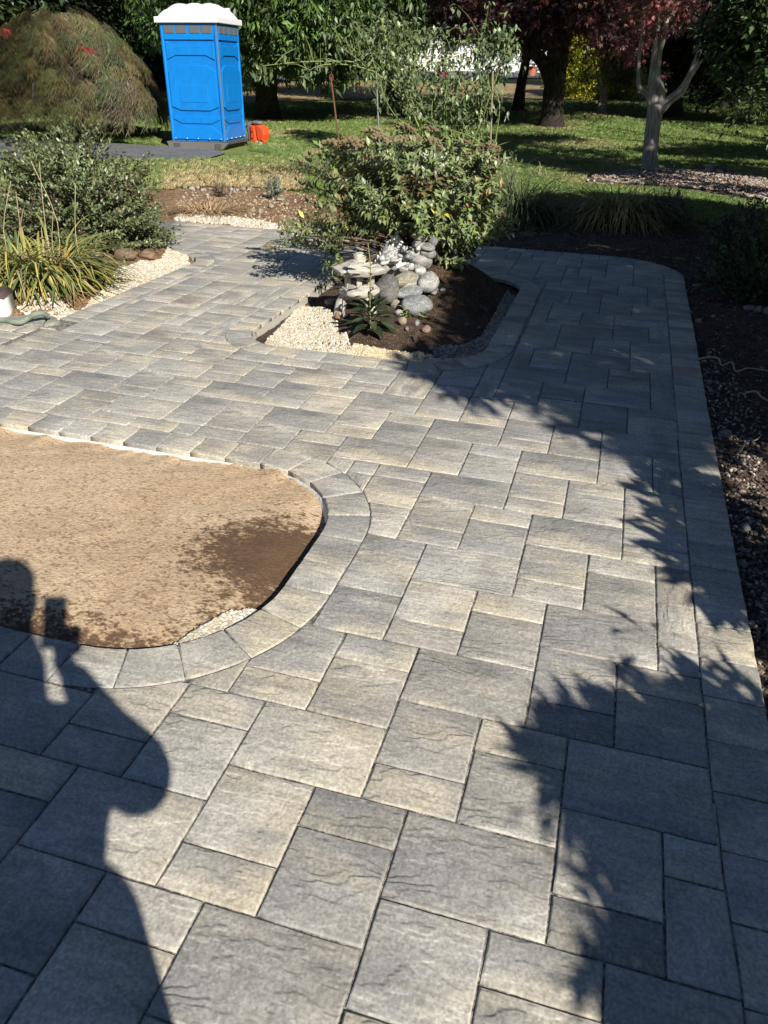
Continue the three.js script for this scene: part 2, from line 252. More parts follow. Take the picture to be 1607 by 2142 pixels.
// the laying pattern, read off the photograph: [u, v, width, depth] in modules
const laid = [0,0,3,2, 0,2,2,2, 0,4,2,1, 2,2,2,1, 2,3,2,2, 3,-1,2,2, 3,1,2,1, 5,-1,2,1, 5,0,2,2, 4,2,3,2, 1,5,3,2, 4,4,2,2, 4,6,2,1, 6,4,2,1, 6,5,2,2, 7,-1,1,2, 7,1,1,2, 7,3,1,1, 3,7,2,1, 3,8,2,2, 1,7,2,2, 1,9,2,1, 2,10,3,2, 5,7,3,2, 5,9,2,2, 5,11,2,1, 4,12,2,1, 4,13,2,2, 7,9,1.4,1, 7,10,1.4,2, 6,12,3,2,
  -2,8,3,2, -2,10,2,2, -2,12,2,1, 0,10,2,1, 0,11,2,2, -1,13,3,2, 2,12,2,2, 2,14,2,1, -3,13,2,1, -3,14,2,2, -5,11,3,2, -5,13,2,2, -5,15,2,1, -6,10,2,1, -6,8,2,2, -4,9,2,2, -4,8,2,1, -3,7,2,1, -1,6,2,2, -1,5,2,1, -3,5,2,2, -2,3,2,2, -9,9,3,2, -7,11,2,1, -7,12,2,2, -9,11,2,3,
  -2,0,2,1, -2,1,2,2, -3,-2,2,2, -3,-5,2,1, -3,-4,2,2, -1,-5,3,2, -1,-3,2,2, -1,-1,2,1, 1,-3,2,1, 1,-2,2,2, 2,-6,2,2, 2,-4,2,1, 2,-8,3,2, 4,-6,2,1, 4,-5,2,2, 3,-3,3,2, 6,-6,2,2, 6,-4,2,2, 6,-2,2,1, 5,-7,2,1, 5,-9,2,2, 7,-9,1,1, 7,-8,1,2, 5,-11,3,2, 3,-11,2,1, 3,-10,2,2, 1,-11,2,2, 1,-9,2,1, -2,-10,3,2, -3,-11,2,1, -3,-13,2,2, 0,-16,2,1, 0,-15,2,2, -1,-13,2,2, -1,-11,2,1, 1,-13,3,2, 2,-16,2,2, 2,-14,2,1, 4,-16,3,2, 4,-14,2,2, 4,-12,2,1, 6,-14,2,1, 6,-13,2,2, 7,-19,1,2, 7,-17,1,2, 7,-15,1,1, 5,-19,2,1, 5,-18,2,2, 3,-19,2,2, 3,-17,2,1, 0,-18,3,2, 3,-21,3,2, 1,-21,2,1, 1,-20,2,2, 6,-24,2,1, 6,-23,2,2, 6,-21,2,1, 6,-20,2,1, 4,-24,2,2, 4,-22,2,1, 2,-24,2,2, 2,-22,2,1, 2,-26,3,2,
  -25.6,-15,2.6,2, -25.6,-13,2.6,1, -23,-15,2,1, -23,-14,2,2, -24,-12,3,2, -21,-13,2,2, -21,-11,2,1, -21,-15,3,2, -18,-14,2,1, -19,-13,2,1, -19,-12,2,2, -18,-16,2,2, -17,-11,2,2, -17,-9,2,1, -17,-13,3,2, -16,-16,2,1, -16,-15,2,2, -14,-14,2,2, -14,-12,2,1, -12,-14,2,1, -12,-13,2,2, -14,-16,3,2, -11,-15,2,1, -9,-15,2,1, -10,-14,3,2, -7,-15,2,2, -7,-13,2,1, -5,-15,2,3, -6,-12,3,2, -8,-12,2,1, -8,-11,2,2, -10,-12,2,2, -10,-10,2,1, -6,-10,2,2, -6,-8,2,1, -4,-10,2,1, -4,-9,2,2, -9,-9,3,2, -5,-7,3,2, -7,-7,2,1, -7,-6,2,2, -2,-8,2,2, -2,-6,2,1, 0,-8,2,1, 0,-7,2,2, -9,-7,2,2, -13,-11,3,2, -13,-9,2,2, -13,-7,2,1, -11,-9,2,1, -11,-8,2,2, -11,-6,2,1, -15,-11,2,1, -15,-10,2,2, -16,-8,3,2, -16,-6,2,1, -14,-6,2,1, -20,-10,3,2, -20,-8,2,2, -18,-8,2,1, -18,-7,2,2, -20,-6,2,1, -22,-10,2,1, -22,-9,2,2, -22,-18,2,2, -22,-16,2,1, -24.6,-19,2.6,2, -24.6,-17,2.6,2, -20,-17,2,2, -20,-18,2,1, -19,-21,2,2, -19,-19,2,1, -17,-20,2,3, -19,-23,3,2,
  3,-29,2,2, 3,-27,2,1, 5,-27,2,2, 5,-25,2,1, 7,-27,1,2, 7,-25,1,1, 5,-29,3,2, 1,-29,2,2, 1,-27,2,1, 0,-26,2,2, 0,-24,2,1, 0,-23,2,2, 4,-32,2,2, 4,-30,2,1, 6,-32,2,2, 6,-30,2,1, 1,-31,3,2, 2,-34,2,2, 2,-32,2,1, 4,-34,3,2, 7,-34,1,2, 0,-34,2,3, 5,-37,2,2, 5,-35,2,1, 7,-37,1,2, 7,-35,1,1, 3,-36,2,2, 0,-36,3,2, 3,-39,3,2, 3,-37,2,1, 6,-39,2,2, 1,-38,2,2, 1,-39,2,1, -1,-41,2,2, -1,-39,2,1, -1,-38,2,2, -2,-46,2,2, -2,-44,2,1, 0,-46,2,2, 0,-44,2,2, 2,-45,2,2, 2,-43,2,2, 4,-43,2,1, 4,-42,2,2, 2,-41,2,2, -18,-26,2,3, -20,-26,2,3, -22,-28,2,2, -22,-26,2,1];
seedR(5);
const U0 = -34, V0 = -48, NU = 44, NV = 72, taken = new Uint8Array(NU * NV), rects = [];
const occ = (u, v) => u < U0 || v < V0 || u >= U0 + NU || v >= V0 + NV || taken[(v - V0) * NU + u - U0];
function place(u, v, w, d) { rects.push([u, v, w, d]); for (let i = Math.floor(u + 0.01); i < u + w - 0.41; i++) for (let j = v; j < v + d; j++) if (i >= U0 && i < U0 + NU && j >= V0 && j < V0 + NV) taken[(j - V0) * NU + i - U0] = 1; }
for (let k = 0; k < laid.length; k += 4) place(laid[k], laid[k + 1], laid[k + 2], laid[k + 3]);
for (let v = V0 + NV - 1; v >= V0; v--) for (let u = U0; u < U0 + NU; u++) {
  if (occ(u, v)) continue;
  const opts = R() < 0.45 ? [[3, 2], [2, 2], [2, 1], [1, 2], [1, 1]] : R() < 0.6 ? [[2, 2], [3, 2], [2, 1], [1, 2], [1, 1]] : [[2, 1], [3, 2], [2, 2], [1, 2], [1, 1]];
  for (const [w, d] of opts) { let ok = true; for (let i = 0; i < w; i++) for (let j = 0; j < d; j++) if (occ(u + i, v - j)) ok = false; if (ok) { place(u, v - d + 1, w, d); break; } }
}
const patio = new THREE.Group(); patio.name = 'paved_patio'; patio.userData.kind = 'structure'; scene.add(patio);
const stretch = v => v < -10 ? v - (-10 - v) * 0.035 : v;      // joints add up a little towards the back
const shared = {}, pieces = [];
function rectGeo(w, d, k) {
  const key = [w, d, k].join(); if (!shared[key]) { const x = w * MOD / 2, z = d * MOD / 2; shared[key] = paverGeo([[-x, -z], [x, -z], [x, z], [-x, z]], 0.03, d > w); } return shared[key];
}
for (const [u, v, w0, d] of rects) {
  const w = u + w0 === 8 ? w0 + 0.4 : w0;            // reaches under the edge course line and is cut to it
  let polys = [[[u, stretch(v)], [u + w, stretch(v)], [u + w, stretch(v + d)], [u, stretch(v + d)]]]; const whole = polys[0];
  for (const [keep, line] of cutters) polys = polys.flatMap(p => clip(p, keep, line));
  for (const p of polys) {
    const ar = Math.abs(area(p)); if (ar < 0.1) continue;
    let cu = 0, cv = 0; p.forEach(q => { cu += q[0] / p.length; cv += q[1] / p.length; });
    const full = p === whole && v >= -14; let geo;
    if (full) { cu = u + w / 2; cv = v + d / 2; geo = rectGeo(w, d, Math.floor(R() * 9)); }
    else geo = paverGeo(p.map(q => [(q[0] - cu) * MOD, (q[1] - cv) * MOD]), 0.03, d > w);
    pieces.push({ geo, mat: slateTones[Math.floor(R() * slateTones.length)], x: UX(cu), z: VZ(cv), ar, name: 'paver' });
  }
}
// the edge courses: wedge-cut squares along each curve
function course(inner, outer, from, step, deep) {
  const len = [0]; for (let i = 1; i < inner.length; i++) len.push(len[i - 1] + (Math.hypot(inner[i][0] - inner[i - 1][0], inner[i][1] - inner[i - 1][1]) + Math.hypot(outer[i][0] - outer[i - 1][0], outer[i][1] - outer[i - 1][1])) / 2);
  const total = len[len.length - 1], at = (P, s) => { let i = 1; while (i < len.length - 1 && len[i] < s) i++; const t = (s - len[i - 1]) / (len[i] - len[i - 1] || 1); return [lerp(P[i - 1][0], P[i][0], t), lerp(P[i - 1][1], P[i][1], t)]; };
  for (let s = from; s < total - 0.3; s += step) {
    const e = Math.min(s + step, total), a = [], b = [];
    for (let k = 0; k <= 5; k++) { a.push(at(inner, lerp(s, e, k / 5))); b.push(at(outer, lerp(s, e, k / 5))); }
    let p = simplify([...a, ...b.reverse()], 0.01); if (area(p) < 0) p.reverse();
    const cu = p.reduce((t, q) => t + q[0], 0) / p.length, cv = p.reduce((t, q) => t + q[1], 0) / p.length; if (cu < -36) continue;
    pieces.push({ geo: paverGeo(p.map(q => [(q[0] - cu) * MOD, (q[1] - cv) * MOD]), deep, false, 0.0022), mat: borderTones[Math.floor(R() * 4)], x: UX(cu), z: VZ(cv), ar: Math.abs(area(p)), name: 'border_paver' });
  }
}
const closed = p => [...p, p[0]];
course(closed(sandIn), closed(sandOut), 0.42, 1.48, 0.062);
course(closed(isleIn), closed(isleOut), 0.3, 1.48, 0.03);
course(courseRight(0), courseRight(BORDER), 0.4, 1.5, 0.06);
course(courseLeft(0), courseLeft(BORDER), 0.2, 1.5, 0.06);
for (const s of pieces) { const c = toPx(V3(s.x, 0, s.z)), near = c[0] > -150 && c[0] < 1760 && c[1] < 2300; s.show = near ? s.ar / (s.x * s.x + s.z * s.z + 2) : 0; }
pieces.sort((a, b) => b.show - a.show);
const count = { paver: 0, border_paver: 0 }, rest = { paver: [], border_paver: [] };
for (const s of pieces) {
  if (s.show > 0 && count[s.name] < 300) {
    count[s.name]++; const m = mesh(s.name, s.geo, s.mat, patio);
    m.position.set(s.x, rr(-0.0012, 0.0012), s.z); m.rotation.set(rr(-1, 1) * 0.0035, 0, rr(-1, 1) * 0.0035);
  } else rest[s.name].push(s.geo.clone().translate(s.x, 0, s.z));
}
for (const k in rest) if (rest[k].length) mesh(k === 'paver' ? 'paver_field' : 'border_course', merge(rest[k]), slateTones[5], patio, 'stuff');
// jointing sand under and between the pavers
{
  const jc = field(512, 512, 64, 64, 4, 71), jn = tex(512, 512, k => { const v = 118 + (jc[k] - 0.5) * 170; return [v, v * 0.98, v * 0.94]; }, 1);
  const jb = tex(512, 512, k => { const v = jc[k] * 255; return [v, v, v]; }, 1, false);
  const m = std({ map: jn, bumpMap: jb, bumpScale: 0.004, roughness: 0.95 });
  const outer = [...courseRight(BORDER - 0.03), ...courseLeft(BORDER - 0.03), [-26, -14.8], [-50, -14.7], [-50, 26], [9.7, 26]].map(q => q[0] === -46 ? [-50, q[1]] : q);
  const P = p => p.map(q => new THREE.Vector2(UX(q[0]), VZ(q[1])));
  const sh = new THREE.Shape(P(outer)); sh.holes.push(new THREE.Path(P(roundRect(...sandR, 0.04))), new THREE.Path(P(roundRect(...isleR, 0.04))));
  const g = new THREE.ShapeGeometry(sh).rotateX(Math.PI / 2).translate(0, -0.0065, 0), p = g.attributes.position, uv = g.attributes.uv;
  for (let i = 0; i < p.count; i++) { uv.setXY(i, p.getX(i) / 0.5, p.getZ(i) / 0.5); g.attributes.normal.setXYZ(i, 0, 1, 0); }
  const ix = g.index.array; for (let i = 0; i < ix.length; i += 3) { const a = ix[i]; ix[i] = ix[i + 1]; ix[i + 1] = a; }
  mesh('joint_sand', g, m, patio);
}

// ---------------------------------------------------------------- the land: lawn, beds, drives
const UV = p => [p.x / MOD + 4.206, p.z / MOD + 20.35];
const grain = field(512, 512, 128, 128, 3, 301), grain2 = field(512, 512, 8, 8, 6, 305, 0.62);
const bumpGrain = tex(512, 512, k => { const v = (grain[k] * 0.5 + grain2[k] * 0.5) * 255; return [v, v, v]; }, 1, false);
function earth(a, b, c, tile, bump, spread = 1, rough = 0.95) {
  const t = tex(512, 512, k => { let col = mix3(a, b, smooth(0.38, 0.62, grain2[k])); col = mix3(col, c, smooth(0.6, 0.75, grain[k])); const g = 1 + (grain[k] - 0.5) * 0.9 * spread; return [col[0] * g, col[1] * g, col[2] * g]; }, 1);
  t.repeat.set(1 / tile, 1 / tile); const bt = bumpGrain.clone(); bt.repeat.set(1 / tile, 1 / tile);
  return std({ map: t, bumpMap: bt, bumpScale: bump, roughness: rough });
}
const mLawn = earth([92, 112, 48], [112, 126, 60], [136, 136, 76], 2.3, 0.02, 0.9);
const mDry = earth([150, 128, 92], [120, 108, 72], [184, 160, 120], 3.1, 0.03, 1);
const mSoil = earth([112, 88, 64], [138, 108, 78], [160, 132, 98], 0.9, 0.02, 1);
const mDark = earth([56, 45, 37], [80, 64, 51], [112, 92, 72], 0.8, 0.025, 1.2);
const mMulch = earth([58, 44, 38], [84, 64, 54], [120, 92, 76], 1.3, 0.03, 1.2);
const mAsphalt = earth([92, 93, 96], [106, 106, 108], [132, 132, 132], 1.1, 0.004, 0.5, 0.9);
const mRoad = earth([84, 88, 96], [92, 96, 103], [104, 107, 112], 2.1, 0.003, 0.4, 0.9);
{
  const pos = [], uv = [], idx = [], NA = 200, rings = []; for (let r = 0; r < 13; r += 0.24) rings.push(r); for (let r = 13; r < 420; r *= 1.05) rings.push(r);
  for (const r of rings) for (let a = 0; a <= NA; a++) {
    const t = a / NA * 6.28319, x = Math.sin(t) * r, z = Math.cos(t) * r, [u, v] = UV({ x, z });
    const dip = smooth(11.5, 10, u) * smooth(-48, -46.5, u) * smooth(-50.5, -49, v) * smooth(29, 27, v);
    pos.push(x, landY(x, z) - 0.12 * dip - 0.004, z); uv.push(x, z);
  }
  for (let i = 0; i < rings.length - 1; i++) for (let a = 0; a < NA; a++) { const p = i * (NA + 1) + a, q = p + NA + 1; idx.push(p, q, p + 1, p + 1, q, q + 1); }
  struct('lawn', geoOf(pos, null, uv, idx), mLawn);
}
const bump2 = (x, z, k, a) => (fb2(x * k, z * k) - 0.5) * a;
const toXZ = p => p.map(q => [UX(q[0]), VZ(q[1])]), pxXZ = p => p.map(q => { const g = G(q[0], q[1]); return [g.x, g.z]; });
// bed of bark and soil to the right of the path and behind it
const outR = courseRight(BORDER - 0.06);
const mulchPoly = [...toXZ([[60, 26], [9.75, 26], ...outR.slice(0, -1), [-7, -48.1]]), ...pxXZ([[1000, 480], [1060, 468], [1100, 452], [1200, 447], [1300, 466], [1400, 462], [1500, 468], [1607, 452]]), ...toXZ([[44, -62], [60, -40]])];
const mulchY = (x, z) => -0.03 + bump2(x, z, 2.2, 0.06) + bump2(x + 9, z, 9, 0.035);
struct('mulch_bed', sheet(mulchPoly, 0.04, mulchY), mDark);
// bed on the left with the bush and the day lilies
const leftPoly = toXZ([[-26.0, -16.6], [-26.0, -31.5], ...arcPts(-28.65, -32.8, 2.62, 0, -H, 6), [-50, -35.3], [-60, -20], [-46, -14.6], [-28.2, -14.75]]);
const leftY = (x, z) => { const [u] = UV({ x, z }); return -0.03 + 0.07 * smooth(-26.5, -31, u) + bump2(x, z, 3, 0.05) + bump2(x, z + 5, 11, 0.03); };
struct('soil_bed', sheet(leftPoly, 0.035, leftY), mSoil);
// worn soil patch behind the back edge
const backPoly = [...toXZ([[-40, -48.0], [-9, -48.05]]), ...pxXZ([[700, 455], [660, 405], [600, 397], [520, 392], [440, 386], [366, 392], [250, 400]])];
const backY = (x, z) => landY(x, z) + 0.012 + bump2(x, z, 2, 0.05) + bump2(x, z + 3, 8, 0.03);
struct('soil_patch', sheet(backPoly, 0.05, backY), mSoil);
// island bed: level rim, a mound of dark soil towards the back right
const isleXZ = toXZ(roundRect(...isleR, 0.05));
function isleY(x, z) {
  const [u, v] = UV({ x, z }); const e = Math.min(u + 14.7, -1.56 - u, v + 37, -16.75 - v), k = smooth(0.2, 2.6, e);
  const m = 0.25 * Math.exp(-((u + 5.6) ** 2 / 9 + (v + 31.5) ** 2 / 20)) + 0.13 * Math.exp(-((u + 9.5) ** 2 / 9 + (v + 28.5) ** 2 / 24)) + 0.06 * Math.exp(-((u + 7) ** 2 / 12 + (v + 21.5) ** 2 / 6));
  return -0.05 - 0.012 * smooth(-12.2, -13.6, u) * smooth(-16.8, -18.5, v) + m * k + bump2(x, z, 6, 0.04) * (0.4 + 0.6 * k) + bump2(x + 3, z, 17, 0.02);
}
struct('island_bed', sheet(isleXZ, 0.025, isleY), earth([58, 46, 36], [80, 63, 48], [112, 90, 68], 0.6, 0.02, 1.1));
// bed of levelled sandy soil, tan where it has dried, brown where it is still damp
{
  const W = 1536, Hh = 1024, u0 = -26, u1 = -3, v0 = -4, v1 = 8.2;
  const n1 = field(W, Hh, 70, 52, 6, 401, 0.66), n2f = field(W, Hh, 300, 300, 2, 407), n3 = field(W, Hh, 220, 180, 3, 411, 0.66), n4 = field(W, Hh, 10, 8, 5, 419);
  const damp = UV(G(575, 1145)), rim = UV(G(600, 1180));
  const map = tex(W, Hh, (k, i, j) => {
    const u = lerp(u0, u1, i / W), v = lerp(v0, v1, j / Hh);
    const d1 = 1 - Math.hypot((u - damp[0]) / 2.5, (v - damp[1]) / 2.1), ed = Math.min(-3.4 - u + Math.max(0, -v * 0.2), (7.6 - v) * 1.1), d2 = 1 - ed / 1.15 - smooth(1, -3, v) * 1.4;
    let w = smooth(-0.3, 0.3, Math.max(d1, d2 * 0.5) + (n1[k] - 0.5) * 1.1 + (n3[k] - 0.5) * 1.0);
    const speck = smooth(0.60, 0.68, n3[k] * 0.66 + n1[k] * 0.34 + smooth(-26, -5, u) * 0.025 + smooth(-2, 6, v) * 0.035) * 0.85;
    const dry = mix3([184, 160, 130], [194, 171, 141], smooth(0.4, 0.6, n4[k]));
    let c = mix3(dry, [112, 88, 62], speck * 0.62); c = mix3(c, [96, 74, 54], w);
    const g = 1 + (n2f[k] - 0.5) * 0.3, s = n2f[k] > 0.86 && n3[k] > 0.5 ? 1.22 : 1; return [c[0] * g * s, c[1] * g * s, c[2] * g * s];
  }, 1);
  map.wrapS = map.wrapT = THREE.ClampToEdgeWrapping;
  const bm = tex(W, Hh, k => { const v = (n3[k] * 0.55 + n2f[k] * 0.25 + n1[k] * 0.2) * 255; return [v, v, v]; }, 1, false); bm.wrapS = bm.wrapT = THREE.ClampToEdgeWrapping;
  const hf = globalThis.sandY = (x, z) => { const [u, v] = UV({ x, z }), e = Math.min(-3.4 - u, 7.6 - v); return -0.028 - 0.026 * smooth(1.6, 0.1, e) + (n2(u * 0.9, 3) * 0.02 + n2(u * 3.1, 9) * 0.012 - 0.016) * smooth(-2.2, -3.3, v) + bump2(x, z, 3, 0.014) + bump2(x, z + 7, 14, 0.008); };
  const g = sheet(toXZ(roundRect(-26, -3.42, -3.52, 7.56, [1, 4, 4, 1], 0.1)), 0.02, hf), uv = g.attributes.uv, p = g.attributes.position;
  for (let i = 0; i < uv.count; i++) { const [u, v] = UV({ x: p.getX(i), z: p.getZ(i) }); uv.setXY(i, (u - u0) / (u1 - u0), (v - v0) / (v1 - v0)); }
  struct('sandy_soil_bed', g, std({ map, bumpMap: bm, bumpScale: 0.0045, roughness: 0.95 }));
  // pale concrete edging that shows under the pavers at the back and on the right
  seedR(41); const con = std({ color: lin(0.62, 0.62, 0.6), roughness: 0.9, bumpMap: bumpGrain, bumpScale: 0.006 });
  const rib = (list, name) => { const pos = [], idx = []; list.forEach(([u, v, y, o], i) => { const a = 1e-9; pos.push(UX(u), -0.022, VZ(v), UX(u + o[0]), y, VZ(v + o[1])); if (i) idx.push(i * 2 - 2, i * 2 - 1, i * 2, i * 2, i * 2 - 1, i * 2 + 1); }); return geoOf(pos, null, pos.filter((_, i) => i % 3 < 2), idx); };
  const back = []; for (let u = -26; u < -8; u += 0.28) back.push([u, -3.53, -0.08, [0, 0.06 + 0.3 * Math.max(0, n2(u * 1.1, 5) - 0.35) + rr(0, 0.05)]]);
  const side = []; for (let k = 0; k <= 14; k++) { const q = sandIn[Math.min(36, 21 + k)]; side.push([q[0] + 0.02, q[1] + 0.02, -0.075, [-0.35 * Math.sin(k / 14 * 3.14), 0.1 * Math.sin(k / 14 * 3.14)]]); }
  const e = thing('concrete_edging', 'pale ragged concrete edging under the pavers along the sandy bed', 'edging', null); mesh('back_edging', rib(back), con, e); mesh('side_edging', rib(side), con, e);
  const il = []; for (let k = 0; k <= 26; k++) il.push([-14.68, lerp(-34, -19.2, k / 26), -0.13, [0.16, 0]]); for (let k = 0; k <= 8; k++) { const a = Math.PI - k / 8 * 1.15; il.push([-12.1 + Math.cos(a) * 2.58, -19.35 + Math.sin(a) * 2.58, -0.13, [0.14, -0.06]]); }
  const e2 = thing('concrete_edging', 'grey concrete edging along the left inner edge of the island bed', 'edging', null); mesh('inner_edging', rib(il), std({ color: lin(0.4, 0.385, 0.34), roughness: 0.9, bumpMap: bumpGrain, bumpScale: 0.004 }), e2);
}
struct('driveway', drape([[-260, 262], [0, 287], [150, 291], [300, 301], [420, 308], [468, 316], [440, 326], [395, 334], [300, 336], [150, 333], [0, 331], [-260, 332]], 0.02, 0.05), mAsphalt);
seedR(61);
struct('dry_grass', drape([[440, 168], [520, 170], [700, 172], [900, 172], [1140, 176], [1330, 190], [1340, 205], [1140, 205], [1000, 208], [800, 205], [520, 212], [440, 206]], 0.03, 0.5), mDry);
struct('far_road', drape([[470, 166], [560, 161], [700, 157], [850, 153], [1010, 147], [1150, 146], [1260, 150], [1260, 164], [1140, 163], [1000, 165], [850, 165], [700, 167], [560, 169], [470, 171]], 0.05, 0.05), mRoad);
for (const [p, m] of [[[[1040, 243], [1090, 232], [1180, 238], [1330, 240], [1450, 248], [1470, 258], [1380, 256], [1250, 252], [1130, 250]], mMulch], [[[1050, 277], [1100, 266], [1160, 262], [1210, 270], [1205, 282], [1120, 288]], mMulch], [[[500, 170], [560, 165], [570, 180], [555, 204], [505, 205]], mMulch],
  [[[1226, 374], [1262, 362], [1360, 350], [1440, 358], [1510, 346], [1607, 374], [1720, 384], [1720, 445], [1607, 424], [1500, 404], [1400, 392], [1290, 388]], earth([96, 84, 76], [128, 114, 104], [176, 164, 152], 0.7, 0.03, 1.3)]]) struct('mulch_ring', drape(p, 0.018, 0.05), m);
struct('bare_patch', drape([[372, 388], [430, 345], [520, 340], [610, 350], [640, 392], [520, 392]], 0.010, 0.16), earth([128, 110, 76], [104, 98, 60], [150, 126, 92], 1.7, 0.03, 1.2));

// ---------------------------------------------------------------- stones
function stoneGeo(seed, flat = 0, det = 2) {
  const g = new THREE.IcosahedronGeometry(1, det), p = g.attributes.position, r = mulberry(seed), o = [r() * 50, r() * 50, r() * 50], cuts = Array.from({ length: 5 }, () => { const y = r() * 2 - 1, a = r() * 6.28, s = Math.sqrt(1 - y * y); return [s * Math.cos(a), y, s * Math.sin(a), 0.62 + r() * 0.25]; });
  const m = new Map();
  for (let i = 0; i < p.count; i++) {
    let x = p.getX(i), y = p.getY(i), z = p.getZ(i); const k = 1 + (fb2(x * 1.3 + o[0], y * 1.3 + z * 0.9 + o[1]) - 0.5) * 0.55 + (n2(x * 4 + o[2], z * 4 + y * 3) - 0.5) * 0.07; x *= k; y *= k; z *= k;
    if (flat) for (const c of cuts) { const d = x * c[0] + y * c[1] + z * c[2] - c[3]; if (d > 0) { x -= c[0] * d * flat; y -= c[1] * d * flat; z -= c[2] * d * flat; } }
    p.setXYZ(i, x, y, z);
  }
  const key = i => [p.getX(i), p.getY(i), p.getZ(i)].map(v => v.toFixed(4)).join(), N = new Map();
  g.computeVertexNormals(); const nn = g.attributes.normal;
  for (let i = 0; i < p.count; i++) { const k = key(i), a = N.get(k) || [0, 0, 0]; a[0] += nn.getX(i); a[1] += nn.getY(i); a[2] += nn.getZ(i); N.set(k, a); }
  for (let i = 0; i < p.count; i++) { const a = N.get(key(i)), l = Math.hypot(...a); nn.setXYZ(i, a[0] / l, a[1] / l, a[2] / l); }
  return g;
}
const cobbleG = [1, 2, 3, 4, 5].map(s => stoneGeo(s * 17, 0.25)), rockG = [1, 2, 3, 4].map(s => stoneGeo(s * 31, 0.85)), pebG = stoneGeo(77, 0.6, 1);
const stoneTex = tex(512, 512, k => { const g = 200 * (0.72 + (grain[k] - 0.5) * 0.9 + (grain2[k] - 0.5) * 0.9 + 0.28); return [g, g, g]; }, 1);
const stoneMat = (r, g, b, ro = 0.8) => std({ color: lin(r, g, b), map: stoneTex, bumpMap: bumpGrain, bumpScale: 0.004, roughness: ro });
const SM = { grey: stoneMat(0.44, 0.44, 0.42), pale: stoneMat(0.62, 0.61, 0.57), white: stoneMat(0.85, 0.84, 0.8), tan: stoneMat(0.55, 0.45, 0.32), pink: stoneMat(0.5, 0.35, 0.28), dark: stoneMat(0.12, 0.125, 0.13), blue: stoneMat(0.44, 0.46, 0.46), rust: stoneMat(0.5, 0.3, 0.18) };
function stone(name, label, pos, s, mat, geo, turn, group, tilt = 0) {
  const m = mesh(name, geo, mat, scene); m.position.copy(pos); m.scale.set(...s); m.rotation.set(tilt, turn, tilt * 0.4, 'YXZ'); tag(m, label, name === 'boulder' ? 'boulder' : 'stone', group); return m;
}
// gravel: many small stones over a patch given in photograph pixels
function gravel(name, label, polyPx, n, size, cols, yf, mat) {
  const P = pxXZ(polyPx); let a = 1e9, b = -1e9, c = 1e9, d = -1e9; for (const [x, z] of P) { a = Math.min(a, x); b = Math.max(b, x); c = Math.min(c, z); d = Math.max(d, z); }
  const L = []; let guard = 0; while (L.length < n && guard++ < n * 40) { const x = rr(a, b), z = rr(c, d); if (!inside(P, x, z)) continue; const s = size * rr(0.55, 1.25), k = cols[Math.floor(R() * cols.length)], g = rr(0.75, 1.1); L.push({ m: M4(V3(x, yf(x, z) + s * 0.3 + rr(0, size * 0.5), z), rr(0, 6), rr(0, 6), rr(0, 6), s, s * rr(0.55, 0.9), s * rr(0.7, 1.1)), c: k.map(t => t * g) }); }
  const o = inst(name, pebG, mat || std({ roughness: 0.85 }), L, scene, 'stuff'); o.userData.label = label; o.userData.category = name.split('_').pop() === 'chips' ? 'bark chips' : 'gravel'; return o;
}
seedR(83);
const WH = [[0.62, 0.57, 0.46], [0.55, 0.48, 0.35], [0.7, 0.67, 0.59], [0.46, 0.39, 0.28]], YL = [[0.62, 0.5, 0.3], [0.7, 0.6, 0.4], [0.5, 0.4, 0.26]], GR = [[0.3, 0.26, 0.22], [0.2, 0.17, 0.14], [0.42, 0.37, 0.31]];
gravel('gravel', 'strip of cream gravel between the left bed and the paving', [[366, 562], [300, 594], [200, 634], [125, 669], [92, 674], [118, 652], [165, 640], [225, 600], [238, 574], [290, 556], [335, 545], [352, 528], [392, 533], [396, 546], [388, 555]], 7000, 0.0105, WH, leftY);
gravel('gravel', 'scattered cream gravel on the soil below the day lilies', [[40, 650], [70, 625], [130, 622], [160, 640], [120, 668], [60, 664]], 420, 0.011, WH, leftY);
gravel('gravel', 'thin line of cream gravel along the back edge of the path', [[366, 458], [440, 464], [505, 471], [600, 480], [660, 484], [600, 473], [540, 462], [450, 450], [372, 447]], 2600, 0.017, WH, backY);
gravel('gravel', 'cream gravel filling the left front of the island bed', [[548, 704], [590, 662], [628, 622], [675, 630], [705, 665], [708, 700], [722, 690], [735, 722], [720, 738], [620, 727], [565, 714]], 7500, 0.0078, WH, isleY);
gravel('gravel', 'yellowish gravel along the front rim of the island bed', [[700, 735], [740, 714], [800, 722], [880, 732], [930, 738], [985, 735], [950, 750], [870, 755], [790, 748]], 3600, 0.0105, [...YL, WH[0]], isleY);
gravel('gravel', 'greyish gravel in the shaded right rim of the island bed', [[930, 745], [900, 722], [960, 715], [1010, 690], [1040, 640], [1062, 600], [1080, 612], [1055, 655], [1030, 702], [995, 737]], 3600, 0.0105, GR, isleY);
gravel('gravel', 'cream gravel heaped in the right front corner of the sandy bed', [[318, 1352], [380, 1328], [430, 1300], [475, 1270], [520, 1258], [545, 1266], [512, 1300], [440, 1338], [370, 1362], [330, 1364]], 3200, 0.0095, WH, (x, z) => sandY(x, z) + 0.004);
gravel('gravel', 'pale gravel scattered in the bark beside the right path edge', [[1466, 745], [1500, 930], [1540, 1140], [1570, 1270], [1600, 1450], [1680, 1460], [1660, 1250], [1607, 1090], [1590, 960], [1600, 900], [1540, 780], [1490, 700]], 520, 0.0075, [WH[0], WH[3], ...GR, ...GR], mulchY);
